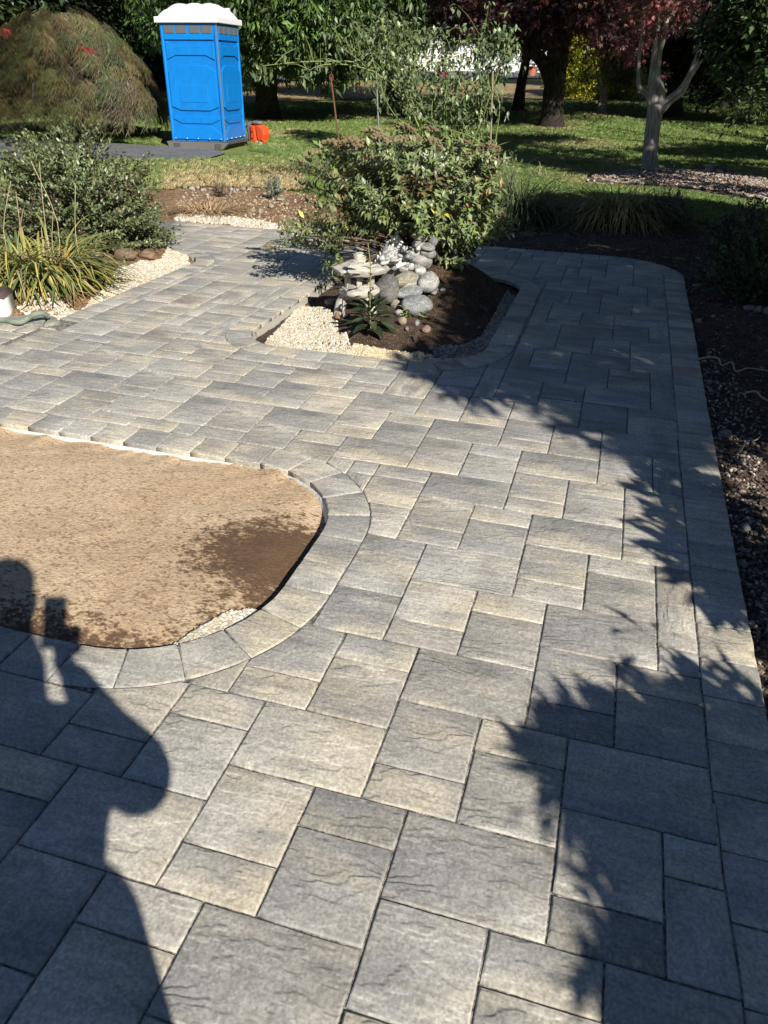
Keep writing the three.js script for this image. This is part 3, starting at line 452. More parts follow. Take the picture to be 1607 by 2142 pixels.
{ // bark chips
  const L = []; const cols = [[0.07, 0.05, 0.04], [0.11, 0.08, 0.06], [0.05, 0.04, 0.035], [0.17, 0.13, 0.1], [0.3, 0.25, 0.2]]; const chip = new THREE.BoxGeometry(1, 0.25, 0.45);
  for (let i = 0; i < 16000; i++) { const q = R() < 0.7 ? [rr(1440, 1900), rr(560, 1500)] : [rr(1050, 1700), rr(455, 620)]; const p = G(q[0], q[1]); if (!inside(mulchPoly, p.x, p.z)) continue; const s = rr(0.008, 0.024); L.push({ m: M4(V3(p.x, mulchY(p.x, p.z) + 0.006, p.z), rr(-0.4, 0.4), rr(0, 6.3), rr(-0.4, 0.4), s, s, s), c: cols[Math.floor(Math.pow(R(), 1.5) * 5)] }); }
  const o = inst('bark_chips', chip, std({ roughness: 0.9 }), L, scene, 'stuff'); o.userData.label = 'dark bark chips covering the bed right of the path'; o.userData.category = 'bark chips';
  const L2 = []; const cols2 = [[0.3, 0.26, 0.22], [0.45, 0.4, 0.34], [0.18, 0.14, 0.12], [0.35, 0.24, 0.18]], P2 = [[1232, 374], [1262, 364], [1360, 354], [1480, 360], [1607, 376], [1700, 384], [1700, 440], [1607, 422], [1500, 402], [1400, 390], [1290, 386]];
  for (let i = 0; i < 9000; i++) { const q = [rr(1220, 1700), rr(350, 440)]; if (!inside(P2, q[0], q[1])) continue; const p = G(q[0], q[1]), s = rr(0.02, 0.06); L2.push({ m: M4(V3(p.x, p.y + 0.03, p.z), rr(-0.5, 0.5), rr(0, 6.3), rr(-0.5, 0.5), s, s, s), c: cols2[Math.floor(R() * 4)] }); }
  const o2 = inst('bark_chips', chip, std({ roughness: 0.9 }), L2, scene, 'stuff'); o2.userData.label = 'weathered pale bark chips round the pale trunked maple'; o2.userData.category = 'bark chips';
  const L3 = []; for (let i = 0; i < 1500; i++) { const x0 = rr(0, 1), p = G(rr(366, 660), rr(388, 480)); if (!inside(backPoly, p.x, p.z)) continue; const s = rr(0.004, 0.016); L3.push({ m: M4(V3(p.x, backY(p.x, p.z) + 0.004, p.z), rr(0, 6), rr(0, 6), 0, s), c: [[0.3, 0.22, 0.15], [0.45, 0.36, 0.26], [0.2, 0.15, 0.1]][i % 3] }); }
  const o3 = inst('soil_crumbs', pebG, std({ roughness: 0.95 }), L3, scene, 'stuff'); o3.userData.label = 'crumbs and grit on the worn soil patch'; o3.userData.category = 'soil';
}
// grass: tufts of blades
{
  const pos = [], nor = [], idx = []; const r = mulberry(3);
  for (let b = 0; b < 7; b++) { const a = r() * 6.28, d = r() * 0.03, x = Math.cos(a) * d, z = Math.sin(a) * d, t = r() * 6.28, w = 0.0035, l = 0.02 + r() * 0.025, hh = 0.02 + r() * 0.018, dx = Math.cos(t), dz = Math.sin(t), k = pos.length / 3; pos.push(x - dz * w, 0, z + dx * w, x + dz * w, 0, z - dx * w, x + dx * l * 0.4, hh * 0.7, z + dz * l * 0.4, x + dx * l, hh, z + dz * l); for (let q = 0; q < 4; q++) nor.push(-dx * 0.3, 0.95, -dz * 0.3); idx.push(k, k + 1, k + 2, k, k + 2, k + 3); }
  const g = geoOf(pos, null, null, idx), mat = std({ roughness: 0.7, side: THREE.DoubleSide });
  const zones = [[[[-60, 250], [335, 250], [335, 302], [150, 290], [-60, 283]], 5000, 0], [[[-60, 334], [200, 336], [470, 330], [640, 318], [640, 398], [430, 388], [366, 394], [-60, 420]], 6500, 1], [[[500, 215], [1700, 215], [1700, 350], [1500, 345], [1400, 350], [1230, 362], [1220, 384], [1400, 396], [1700, 440], [1700, 460], [1500, 468], [1200, 448], [1060, 470], [640, 400], [620, 330], [520, 312]], 46000, 0]];
  const L = []; seedR(91);
  for (const [poly, n, dry] of zones) { let x0 = 1e9, x1 = -1e9, y0 = 1e9, y1 = -1e9; for (const [x, y] of poly) { x0 = Math.min(x0, x); x1 = Math.max(x1, x); y0 = Math.min(y0, y); y1 = Math.max(y1, y); } let m = 0, gd = 0; while (m < n && gd++ < n * 9) { const x = rr(x0, x1), y = rr(y0, y1); if (!inside(poly, x, y)) continue; m++; const p = G(x, y); if (dry && R() < 0.3) continue; const s = (0.8 + p.length() * 0.035) * rr(0.7, 1.2), t = dry ? smooth(325, 372, y + rr(-25, 25)) * (x > 340 ? 1 : 0.3) : smooth(0.58, 0.72, fb2(p.x * 0.5 + 3, p.z * 0.5)) * 0.55; const c = mix3([0.16, 0.235, 0.06], [0.42, 0.34, 0.18], t), k = rr(0.7, 1.3); L.push({ m: M4(V3(p.x, p.y - 0.005, p.z), 0, rr(0, 6.3), 0, s), c: c.map(q => q * k) }); } }
  const o = inst('grass', g, mat, L, scene, 'stuff'); o.userData.label = 'short mown lawn grass, dry in patches'; o.userData.category = 'grass';
}

// ---------------------------------------------------------------- portable toilet, blower, lantern and other made things
const plastic = (r, g, b, ro = 0.42) => std({ color: lin(r, g, b), roughness: ro });
const mm = (name, geo, mat, p) => mesh(name, geo, mat, p);
function plate(pts, depth, bev = 0.008) { const s = new THREE.Shape(pts.map(p => new THREE.Vector2(p[0], p[1]))); return new THREE.ExtrudeGeometry(s, { depth, bevelEnabled: true, bevelThickness: bev, bevelSize: bev, bevelSegments: 2, curveSegments: 4 }); }
{
  const base = G(440, 308); const t = thing('portable_toilet', 'blue portable toilet with white ribbed roof beside the driveway', 'portable toilet', V3(base.x, landY(base.x, base.z), base.z), 0);
  t.position.add(V3(-0.28, 0, -0.55)); t.rotation.y = 0.07; t.rotation.z = 0.012; t.scale.setScalar(1.03);
  const scuff = tex(256, 256, k => { const g = 232 + (grain2[(k * 3) % grain2.length] - 0.5) * 46 + (grain[k % grain.length] - 0.5) * 16; return [g, g, g]; }, 1), BL = std({ color: lin(0.003, 0.24, 0.78), map: scuff, roughness: 0.42 }), BL2 = std({ color: lin(0.003, 0.26, 0.83), map: scuff, roughness: 0.4 }), WHT = plastic(0.82, 0.84, 0.86, 0.45), DK = plastic(0.08, 0.08, 0.085, 0.7), MESHM = plastic(0.12, 0.125, 0.13, 0.8), MET = std({ color: lin(0.55, 0.58, 0.6), roughness: 0.4, metalness: 0.8 });
  const w = 1.1, d = 1.06, y0 = 0.13, h = 1.93;
  mm('cabin', box(w - 0.05, h, d - 0.05, 0, y0 + h / 2, 0), BL, t);
  for (const [x, z] of [[1, 1], [-1, 1], [1, -1], [-1, -1]]) { mm('corner_post', new THREE.CylinderGeometry(0.036, 0.036, h - 0.01, 10).translate(x * (w / 2 - 0.032), y0 + h / 2, z * (d / 2 - 0.032)), BL2, t); }
  mm('corner_strip', box(0.016, h - 0.03, 0.016, w / 2 + 0.001, y0 + h / 2, d / 2 + 0.001).rotateY(0), MET, t);
  const faceOn = (W, turn, off, front) => {
    const f = g => g.translate(0, y0, off).rotateY(turn), a = W / 2 - 0.09, c = 0.15 * W;
    mm('wall_panel', f(plate([[-a - 0.02, 0.04], [a + 0.02, 0.04], [a + 0.02, 0.13], [a - c, 0.25], [-a + c, 0.25], [-a - 0.02, 0.13]], 0.012)), BL2, t);
    mm('wall_panel', f(plate([[-a + c, 0.40], [a - c, 0.40], [a, 0.46], [a, 1.02], [a - c, 1.12], [-a + c, 1.12], [-a, 1.02], [-a, 0.46]], 0.014).translate(0, 0.13, 0)), BL2, t);
    mm('wall_panel', f(plate([[-a, 1.33], [-a + c, 1.40], [a - c, 1.40], [a, 1.33], [a, 1.58], [a - c, 1.54], [-a + c, 1.54], [-a, 1.6]], 0.010).translate(0, 0.02, 0)), BL2, t);
    mm('sign_plate', f(plate([[-0.24 * W, 0.66], [0.24 * W, 0.66], [0.24 * W, 0.93], [-0.24 * W, 0.93]], 0.022, 0.006)), BL2, t);
    mm('wall_panel', f(plate([[-a + c, 0.33], [a - c, 0.33], [a, 0.40], [a, 0.44], [-a, 0.44], [-a, 0.40]], 0.008).translate(0, -0.02, 0)), BL2, t);
    mm('vent_frame', f(plate([[-a - 0.01, 1.66], [a + 0.01, 1.66], [a + 0.03, 1.9], [-a - 0.03, 1.9]], 0.016)), BL2, t);
    for (const k of [-1.5, -0.5, 0.5, 1.5]) mm('vent_opening', f(plate([[-0.082 * W, -0.055], [0.082 * W, -0.055], [0.088 * W, 0.055], [-0.088 * W, 0.055]], 0.004, 0.004).translate(k * 0.21 * W + Math.sign(k) * 0.012, 1.81, 0.026)), MESHM, t);
    for (let k = -2; k <= 2; k++) mm('rivet', f(new THREE.SphereGeometry(0.016, 8, 6).translate(k * W * 0.21, 0.045, 0.024)), MET, t);
  };
  faceOn(w, 0, d / 2 - 0.022, true); faceOn(d, Math.PI / 2, w / 2 - 0.022, false); faceOn(d, -Math.PI / 2, w / 2 - 0.022, false);
  mm('roof_rim', (() => { const g = new THREE.ExtrudeGeometry(new THREE.Shape([[-1, -1], [1, -1], [1, 1], [-1, 1]].map(p => new THREE.Vector2(p[0] * (w / 2 + 0.045), p[1] * (d / 2 + 0.045)))), { depth: 0.075, bevelEnabled: true, bevelThickness: 0.01, bevelSize: 0.01, bevelSegments: 2 }); return g.rotateX(-Math.PI / 2).translate(0, y0 + h - 0.01, 0); })(), WHT, t);
  { const N = 60, pos = [], idx = []; for (let j = 0; j <= N; j++) for (let i = 0; i <= N; i++) { const a = i / N * 2 - 1, b = j / N * 2 - 1, e = Math.pow(Math.max(0, 1 - Math.pow(Math.abs(b), 2.8)), 0.6) * Math.pow(Math.max(0, 1 - Math.pow(Math.abs(a), 5)), 0.5), rib = Math.pow(Math.abs(Math.cos((a * 0.96 + 0.02) * Math.PI * 2)), 0.55); pos.push(a * w / 2 * 1.03, y0 + h + 0.06 + 0.245 * e * (0.74 + 0.26 * rib), b * d / 2 * 1.02); if (i < N && j < N) { const k = j * (N + 1) + i; idx.push(k, k + N + 1, k + 1, k + 1, k + N + 1, k + N + 2); } } mm('roof', geoOf(pos, null, null, idx), WHT, t); }
  mm('vent_pipe', new THREE.CylinderGeometry(0.055, 0.055, 0.22, 16).translate(0.42, y0 + h + 0.14, -0.36), plastic(0.62, 0.64, 0.66, 0.5), t);
  for (const x of [-1, 1]) mm('skid', box(0.11, 0.1, d + 0.16, x * 0.42, 0.05, 0), DK, t);
  mm('skid', plate([[-0.62, 0.1], [-0.58, 0.0], [0.5, 0.0], [0.62, 0.1]], 0.1, 0.01).translate(0, 0.012, d / 2 - 0.05), plastic(0.14, 0.14, 0.13, 0.8), t);
  mm('base_tray', box(w + 0.06, 0.05, d + 0.06, 0, y0 - 0.022, 0), DK, t);
}
{ // backpack blower
  const b = G(540, 299), t = thing('leaf_blower', 'orange and grey backpack leaf blower standing beside the blue toilet', 'leaf blower', V3(b.x, landY(b.x, b.z), b.z), -0.35);
  const OR = plastic(0.85, 0.09, 0.02, 0.4), GY = plastic(0.09, 0.09, 0.1, 0.7), G2 = plastic(0.16, 0.17, 0.17, 0.6), WT = plastic(0.75, 0.72, 0.66, 0.5);
  mm('back_pad', new THREE.CapsuleGeometry(0.07, 0.26, 6, 12).scale(0.8, 1, 1.6).rotateZ(0.12).translate(-0.17, 0.24, 0), plastic(0.11, 0.09, 0.11, 0.95), t);
  mm('fan_housing', plate([[-0.05, 0.03], [0.05, 0.02], [0.06, 0.1], [0.03, 0.34], [-0.04, 0.35]], 0.2, 0.02).translate(-0.03, 0.0, -0.1), OR, t);
  for (const y of [0.14, 0.26]) mm('housing_slot', box(0.05, 0.008, 0.01, -0.03, y, 0.13), GY, t);
  mm('air_tube', tube([V3(0.03, 0.36, 0.02), V3(0.06, 0.26, 0.05), V3(0.1, 0.16, 0.06), V3(0.13, 0.08, 0.06)], [0.035, 0.036, 0.04, 0.045], 12), G2, t);
  mm('engine_cover', plate([[0.1, 0.12], [0.21, 0.12], [0.25, 0.22], [0.23, 0.31], [0.14, 0.36], [0.07, 0.35]], 0.14, 0.025).translate(0, 0, -0.06), OR, t); mm('recoil_grip', box(0.05, 0.06, 0.05, 0.22, 0.09, 0.05), OR, t);
  mm('fuel_tank', new THREE.CapsuleGeometry(0.05, 0.1, 4, 10).rotateZ(1.4).translate(0.1, 0.06, 0.04), WT, t);
  mm('top_cover', new THREE.CapsuleGeometry(0.07, 0.12, 6, 12).rotateZ(1.5708).scale(1, 0.55, 1.2).translate(0.02, 0.42, 0), G2, t);
  mm('strap', tube(curve([V3(-0.18, 0.42, 0.04), V3(-0.29, 0.28, 0.08), V3(-0.26, 0.08, 0.05), V3(-0.18, 0.04, 0.02)], 14), 0.014, 6), GY, t);
}
const lanternMat = std({ color: lin(0.85, 0.8, 0.69), map: stoneTex, bumpMap: bumpGrain, bumpScale: 0.004, roughness: 0.92 });
{ // stone garden lantern on curved legs
  const b = G(752, 652), y = -0.03, t = thing('stone_lantern', 'pale stone garden lantern with six sided roof in the island bed', 'lantern', V3(b.x, y, b.z), 0.3), S = 1.14; t.scale.set(S, S, S);
  for (let k = 0; k < 3; k++) { const a = k * 2.094 + 0.9, c = Math.cos(a), s = Math.sin(a); mm('leg', (() => { const P = curve([V3(c * 0.05, 0.125, s * 0.05), V3(c * 0.085, 0.115, s * 0.085), V3(c * 0.115, 0.06, s * 0.115), V3(c * 0.125, 0, s * 0.125)], 12); return tube(P, P.map((_, i) => lerp(0.036, 0.03, i / 12)), 12, 6); })(), lanternMat, t); }
  mm('platform', new THREE.LatheGeometry([[0, 0.115], [0.085, 0.118], [0.118, 0.14], [0.12, 0.165], [0.1, 0.178], [0, 0.18]].map(p => new THREE.Vector2(p[0], p[1])), 32), lanternMat, t);
  const boxG = []; for (let k = 0; k < 6; k++) { const a = k * Math.PI / 3; boxG.push(box(0.026, 0.075, 0.03, 0.078, 0.0375, 0).rotateY(a + 0.52)); } boxG.push(new THREE.CylinderGeometry(0.094, 0.094, 0.018, 6).translate(0, 0.009, 0), new THREE.CylinderGeometry(0.094, 0.094, 0.014, 6).translate(0, 0.069, 0));
  mm('fire_box', merge(boxG).translate(0, 0.178, 0), lanternMat, t);
  mm('roof', merge([new THREE.CylinderGeometry(0.03, 0.162, 0.06, 6, 1).toNonIndexed().translate(0, 0.043, 0), new THREE.CylinderGeometry(0.164, 0.158, 0.018, 6, 1).toNonIndexed().translate(0, 0.009, 0)].map(g => { g.computeVertexNormals(); return g; })).translate(0, 0.262, 0).rotateY(0.35), lanternMat, t);
  mm('finial', new THREE.LatheGeometry([[0, 0.068], [0.02, 0.065], [0.034, 0.055], [0.038, 0.045], [0.034, 0.034], [0.04, 0.026], [0.045, 0.01], [0, 0.008]].map(p => new THREE.Vector2(p[0], p[1])), 24).translate(0, 0.302, 0), lanternMat, t);
}
// ---------------------------------------------------------------- stones of the island
seedR(131);
function onIsle(px, py, lift = 0) { let p = G(px, py); for (let i = 0; i < 6; i++) p = G(px, py, isleY(p.x, p.z) + lift); return V3(p.x, isleY(p.x, p.z) + lift, p.z); }
const MP = 1 / 300;                                   // metres per photograph pixel hereabouts
function isl(label, px, py, w, h, mat, geo, o = {}) { const s = [w * MP / 2, h * MP / 2 * 1.05, (o.dp || w * 0.8) * MP / 2]; const p = onIsle(px, py, h * MP * (o.lift ?? 0.42)); if (o.y !== undefined) { const q = G(px, py, o.y); p.copy(q); } return stone(o.name || 'stone', label, p, s, mat, geo, o.turn ?? rr(0, 6), o.group, o.tilt || 0); }
isl('large dark granite boulder right behind the stone lantern', 812, 616, 50, 62, stoneMat(0.26, 0.25, 0.24, 0.9), rockG[0], { name: 'boulder', turn: 0.4, dp: 46 });
isl('pale rough rock rising behind the granite boulder, below the stacked cobbles', 856, 598, 74, 54, stoneMat(0.5, 0.46, 0.4, 0.9), rockG[1], { name: 'boulder', turn: 1.1, dp: 60, lift: 0.2 });
isl('rounded white grey cobble, frontmost of the big cobbles', 872, 640, 60, 46, SM.blue, cobbleG[0], { turn: 0.2 });
isl('large smooth blue grey cobble behind the frontmost one', 896, 622, 48, 42, SM.pale, cobbleG[1], { turn: 0.9, lift: 0.6 });
isl('long flat cobble with a tan band leaning to the right', 848, 608, 62, 26, stoneMat(0.58, 0.52, 0.4), cobbleG[2], { turn: 0.75, tilt: 0.35, dp: 30, lift: 1.1 });
isl('long grey cobble leaning under the tan banded one', 858, 622, 58, 26, SM.blue, cobbleG[3], { turn: 0.7, tilt: 0.3, dp: 32, lift: 0.8 });
isl('dark smooth cobble on the mound, right of the stack', 946, 592, 36, 30, SM.grey, cobbleG[1]);
isl('oval cobble lying flat right of the dark smooth one', 930, 598, 34, 18, SM.blue, cobbleG[4], { turn: 0.3 });
isl('kidney shaped grey cobble at the right of the cobble heap', 968, 612, 36, 20, SM.grey, cobbleG[2], { turn: -0.5 });
isl('small white grey cobble left of the kidney shaped one', 948, 610, 22, 18, SM.pale, cobbleG[3]);
isl('grey slab of a stone tucked behind the tan cobble', 905, 588, 26, 10, SM.grey, cobbleG[0]);
isl('brown grey brick fragment lying on the dark soil', 1012, 645, 26, 14, stoneMat(0.2, 0.19, 0.18), new THREE.BoxGeometry(1.8, 0.9, 0.8), { turn: -0.7, dp: 14 });
isl('pinkish brown stone on the soil right of the dark plant', 893, 690, 18, 16, SM.pink, cobbleG[1]);
isl('brown oval stone standing near the gravel', 871, 708, 10, 18, SM.pink, cobbleG[2], { turn: 0.1 });
isl('grey stone beside the strappy green leaves', 873, 676, 13, 14, SM.blue, cobbleG[4]);
isl('small grey stone close to the dark plant', 851, 692, 11, 9, SM.grey, cobbleG[0]);
isl('pink stone at the gravel rim', 913, 747, 11, 9, SM.pink, cobbleG[3]);
isl('reddish flake of stone on the shaded gravel', 1003, 686, 11, 5, SM.rust, rockG[2]);
isl('pale flake of stone on the black soil', 978, 670, 13, 5, SM.grey, rockG[3]);
isl('beige angular stone right of the dark plant', 842, 672, 24, 15, SM.tan, rockG[1]);
isl('cream rock between the plant and the big cobbles', 828, 640, 26, 20, stoneMat(0.6, 0.53, 0.42), rockG[3]);
isl('sharp cream stone below the leaning cobbles', 836, 655, 20, 14, SM.pale, rockG[0]);
isl('rust brown stone at the left foot of the lantern', 706, 662, 12, 20, SM.rust, rockG[2]);
isl('white pebble at the left foot of the lantern', 722, 660, 13, 12, SM.white, cobbleG[0]);
isl('buff stone half buried left of the lantern', 694, 632, 32, 16, stoneMat(0.5, 0.4, 0.3), rockG[0]);
isl('slim brown stone leaning on the lantern', 716, 628, 12, 24, SM.rust, rockG[1]);
isl('grey slab end showing behind the soil on the right', 905, 645, 16, 14, SM.grey, rockG[0]);
isl('small pale stone on the mound edge', 925, 640, 14, 8, SM.pale, rockG[1]);
{ // stacked cobbles: a short dry stack, its stones lifted one on the other
  const c = onIsle(878, 600), top = (dx, y, dz, w, h, mat, geo, label, turn = 0) => stone('stone', label, V3(c.x + dx, c.y + y, c.z + dz), [w * rr(0.8, 1), h * 1.25, w * rr(0.6, 0.9)], mat, R() < 0.6 ? rockG[Math.floor(R() * 4)] : geo, turn + rr(-0.5, 0.5), null, rr(-0.3, 0.3));
  top(0.0, 0.10, -0.02, 0.115, 0.045, SM.pale, cobbleG[0], 'broad pale base stone of the dry stack', 0.4);
  top(-0.05, 0.165, 0.02, 0.06, 0.03, SM.pale, cobbleG[1], 'white stone in the left of the dry stack', 1.2);
  top(0.055, 0.16, 0.0, 0.06, 0.032, SM.grey, cobbleG[2], 'grey stone in the right of the dry stack', 0.2);
  top(0.05, 0.205, 0.02, 0.055, 0.022, SM.grey, cobbleG[3], 'flat grey stone third from the top of the dry stack', 0.7);
  top(-0.02, 0.215, 0.0, 0.07, 0.025, SM.pale, cobbleG[4], 'flat pale stone under the cap of the dry stack', 0.1);
  top(0.075, 0.245, -0.02, 0.045, 0.036, SM.grey, cobbleG[1], 'round grey stone on the right of the cap', 0.9);
  top(-0.01, 0.265, 0.0, 0.062, 0.024, SM.pale, cobbleG[2], 'smooth oval cap stone of the dry stack', 0.0);
  top(0.02, 0.05, 0.08, 0.05, 0.03, SM.white, cobbleG[3], 'white stone at the foot of the dry stack', 0.4);
  for (let k = 0; k < 38; k++) { const px = rr(798, 876), t = (px - 798) / 74; stone('stone', 'small pale stone heaped beside and under the dry stack', V3(c.x - 0.26 + t * 0.26 + rr(-0.02, 0.02), c.y + 0.05 + rr(0, 0.17) * (0.5 + t * 0.5), c.z + rr(-0.06, 0.1)), [rr(0.02, 0.042), rr(0.012, 0.026), rr(0.018, 0.034)], [SM.pale, SM.white, SM.white, SM.blue][k % 4], k % 3 ? rockG[k % 4] : cobbleG[k % 5], rr(0, 6), 'small pale stones heaped round the dry stack', rr(-0.5, 0.5)); }
  // heap of white marble chips
  const L = []; for (let k = 0; k < 420; k++) { const a = rr(0, 6.28), r = Math.sqrt(R()) * 0.15, s = rr(0.007, 0.017); L.push({ m: M4(V3(c.x - 0.2 + Math.cos(a) * r, c.y + 0.06 + (0.15 - r) * 1.35 + rr(0, 0.012), c.z - 0.06 + Math.sin(a) * r * 0.8), rr(0, 6), rr(0, 6), 0, s), c: [0.86, 0.85, 0.82].map(v => v * rr(0.85, 1.05)) }); }
  const o = inst('marble_gravel', pebG, std({ roughness: 0.8 }), L, scene, 'stuff'); o.userData.label = 'heap of bright white marble chips behind the lantern'; o.userData.category = 'gravel';
  stone('boulder', 'white lichen covered rock under the marble chips', V3(c.x - 0.2, c.y + 0.07, c.z - 0.06), [0.13, 0.14, 0.11], SM.white, rockG[2], 0.6);
}
// stones elsewhere
function onLand(label, px, py, wpx, hpx, mat, geo, group, yf, name = 'stone') { const p = G(px, py), y = yf ? yf(p.x, p.z) : landY(p.x, p.z), dz = depthOf(p) / FPX; return stone(name, label, V3(p.x, y + hpx * dz * 0.35, p.z), [wpx * dz / 2, hpx * dz / 2 * 1.1, wpx * dz / 2 * rr(0.6, 0.9)], mat, geo, rr(0, 6), group); }
onLand('tan layered rock at the foot of the day lilies', 218, 575, 42, 28, stoneMat(0.56, 0.42, 0.24), rockG[0], null, leftY);
onLand('flat beige rock behind the tan layered rock', 205, 552, 38, 16, stoneMat(0.5, 0.4, 0.3), rockG[1], null, leftY);
onLand('brown rock in front of the bush', 265, 553, 50, 26, stoneMat(0.36, 0.25, 0.17), rockG[2], null, leftY);
onLand('reddish clod of rock under the bush', 310, 545, 56, 22, stoneMat(0.34, 0.22, 0.15), rockG[3], null, leftY);
onLand('pinkish curled stone beneath the bush, beside the lilies', 247, 527, 26, 16, stoneMat(0.6, 0.4, 0.28), rockG[0], null, leftY);
onLand('pale boulder beside the white box', 36, 632, 26, 20, SM.pale, cobbleG[2], null, leftY);
onLand('flat slate pad half under the lilies', 215, 588, 30, 20, stoneMat(0.24, 0.16, 0.14), rockG[1], null, leftY);
[[402, 391, 14, 8], [414, 389, 12, 9], [426, 392, 10, 5], [441, 391, 9, 5], [484, 394, 12, 8], [496, 395, 13, 7], [509, 394, 12, 9], [522, 396, 10, 5], [434, 408, 8, 5], [470, 413, 7, 4]].forEach(q => onLand('small cream stone in the broken row behind the soil patch', q[0], q[1], q[2], q[3], [SM.pale, SM.tan][q[0] % 2], cobbleG[q[1] % 5], 'cream stones in a row behind the soil patch', backY));
[[527, 437, 20, 10, 'tan flat rock lying on the soil patch, leftmost of three'], [545, 443, 14, 12, 'upright tan rock in the middle of the soil patch'], [568, 430, 16, 10, 'rounded tan rock on the right of the soil patch'], [588, 415, 24, 7, 'long pale rock beside the small grey plant'], [600, 425, 14, 8, 'buff rock near the big shrub']].forEach(q => onLand(q[4], q[0], q[1], q[2], q[3], SM.tan, rockG[q[0] % 4], null, backY));
{ // edging stones of the maple bed: a back row and a front row
  const row = []; for (let k = 0; k < 22; k++) { const t = k / 21; row.push([lerp(1284, 1600, t) + rr(-4, 4), lerp(366, 378, t) - 12 * Math.sin(t * 3) + rr(-4, 5), rr(9, 18), rr(7, 12)]); }
  row.forEach((q, k) => onLand('cream stone in the back row edging the maple bed', q[0], q[1], q[2], q[3], [SM.pale, SM.tan, SM.pale][k % 3], k % 2 ? cobbleG[k % 5] : rockG[k % 4], 'stones in the back row of the maple bed'));
  const fr = []; for (let k = 0; k < 24; k++) { const t = k / 23; fr.push([lerp(1230, 1600, t) + rr(-4, 4), lerp(376, 424, Math.pow(t, 0.9)) + rr(-3, 3), rr(7, 15), rr(5, 9)]); }
  fr.forEach((q, k) => onLand('whitish stone in the front row edging the maple bed', q[0], q[1], q[2], q[3], [SM.white, SM.pale][k % 2], cobbleG[k % 5], 'stones in the front row of the maple bed'));
  onLand('dark slate rock set among the stones behind the maple bed', 1506, 360, 34, 20, SM.dark, rockG[2], null, null, 'boulder'); onLand('pale pointed rock left of the dark slate rock', 1484, 357, 20, 20, SM.pale, rockG[1], null); onLand('cream broken rock at the right edge of the maple bed', 1600, 420, 26, 16, SM.white, rockG[3], null);
}
[[1197, 437, 22, 8, 'long white stone left in the row behind the path'], [1224, 438, 16, 6, 'thin white stone beside the long one behind the path'], [1408, 448, 24, 9, 'flat grey stone right of the grey tufted plant'], [1442, 452, 30, 12, 'tan stone in the shaded row behind the path'], [1466, 458, 24, 9, 'buff stone right of the tan one in the shaded row'], [1488, 465, 18, 8, 'pale stone second from right in the shaded row'], [1511, 466, 22, 9, 'smooth pale stone at the right end of the shaded row'], [1186, 452, 20, 7, 'grey stone under the dark grass']].forEach(q => onLand(q[4], q[0], q[1], q[2], q[3], [SM.pale, SM.tan][q[0] % 2], cobbleG[q[0] % 5]));
[[1460, 594, 24, 9, 'pale broken slab at the path edge'], [1462, 671, 20, 9, 'grey tan stone lower at the path edge'], [1570, 643, 26, 12, 'flat grey stone, left of three by the right bush'], [1588, 646, 22, 18, 'split striped stone, middle of three by the right bush'], [1604, 650, 22, 18, 'reddish stone, right of three by the right bush'], [1535, 608, 26, 12, 'grey stone in the dark bed under the right bush'], [1485, 794, 16, 10, 'small angular stone near the pale twig'], [1491, 810, 18, 6, 'thin flake of stone below the small angular one'], [1521, 902, 26, 18, 'triangular pale stone in the bark bed'], [1565, 1085, 26, 18, 'rounded grey stone deep in the bark bed'], [1558, 1165, 24, 18, 'oval grey stone lower in the bark bed'], [1562, 1140, 16, 10, 'small dark stone above the oval one'], [1492, 660, 14, 7, 'tiny pale chip of stone in the bark']].forEach((q, k) => onLand(q[4], q[0], q[1], q[2], q[3], [SM.grey, SM.tan, stoneMat(0.45, 0.43, 0.4)][k % 3], k % 2 ? rockG[k % 4] : cobbleG[k % 5], null, mulchY));
onLand('pink flake of stone sticking up in the bark bed', 1528, 938, 10, 6, SM.pink, rockG[1], null, mulchY);
{ // twigs in the bark bed
  const tw = (label, px, r) => { const P = curve(px.map(q => { const p = G(q[0], q[1]); return V3(p.x, mulchY(p.x, p.z) + 0.015 + (q[2] || 0), p.z); }), 30); tag(mesh('twig', tube(P, P.map((_, i) => lerp(r, r * 0.6, i / 30)), 6, 4), std({ color: lin(0.48, 0.4, 0.3), roughness: 0.85, bumpMap: bumpGrain, bumpScale: 0.002 }), scene), label, 'twig'); };
  tw('long crooked pale twig reaching from the path across the bark', [[1458, 755, 0.02], [1478, 756, 0.03], [1500, 760, 0.03], [1509, 766, 0.01], [1528, 763, 0.03], [1541, 778], [1560, 777, 0.02], [1580, 778, 0.02], [1610, 790, 0.03]], 0.006);
  tw('forked grey twig lying lower at the right edge', [[1560, 820], [1580, 824, 0.02], [1595, 832, 0.02], [1625, 838]], 0.007); tw('thin red twig on the path edge', [[1412, 645, 0.03], [1430, 652, 0.04], [1450, 660, 0.02]], 0.003); tw('dark bent twig in the bark below the gravel', [[1548, 950, 0.01], [1560, 935, 0.04], [1578, 930, 0.03], [1592, 917, 0.02]], 0.003); tw('twig lying flat on the soil near the back corner', [[1500, 585, 0.01], [1515, 590, 0.04], [1522, 600, 0.01]], 0.005);
}
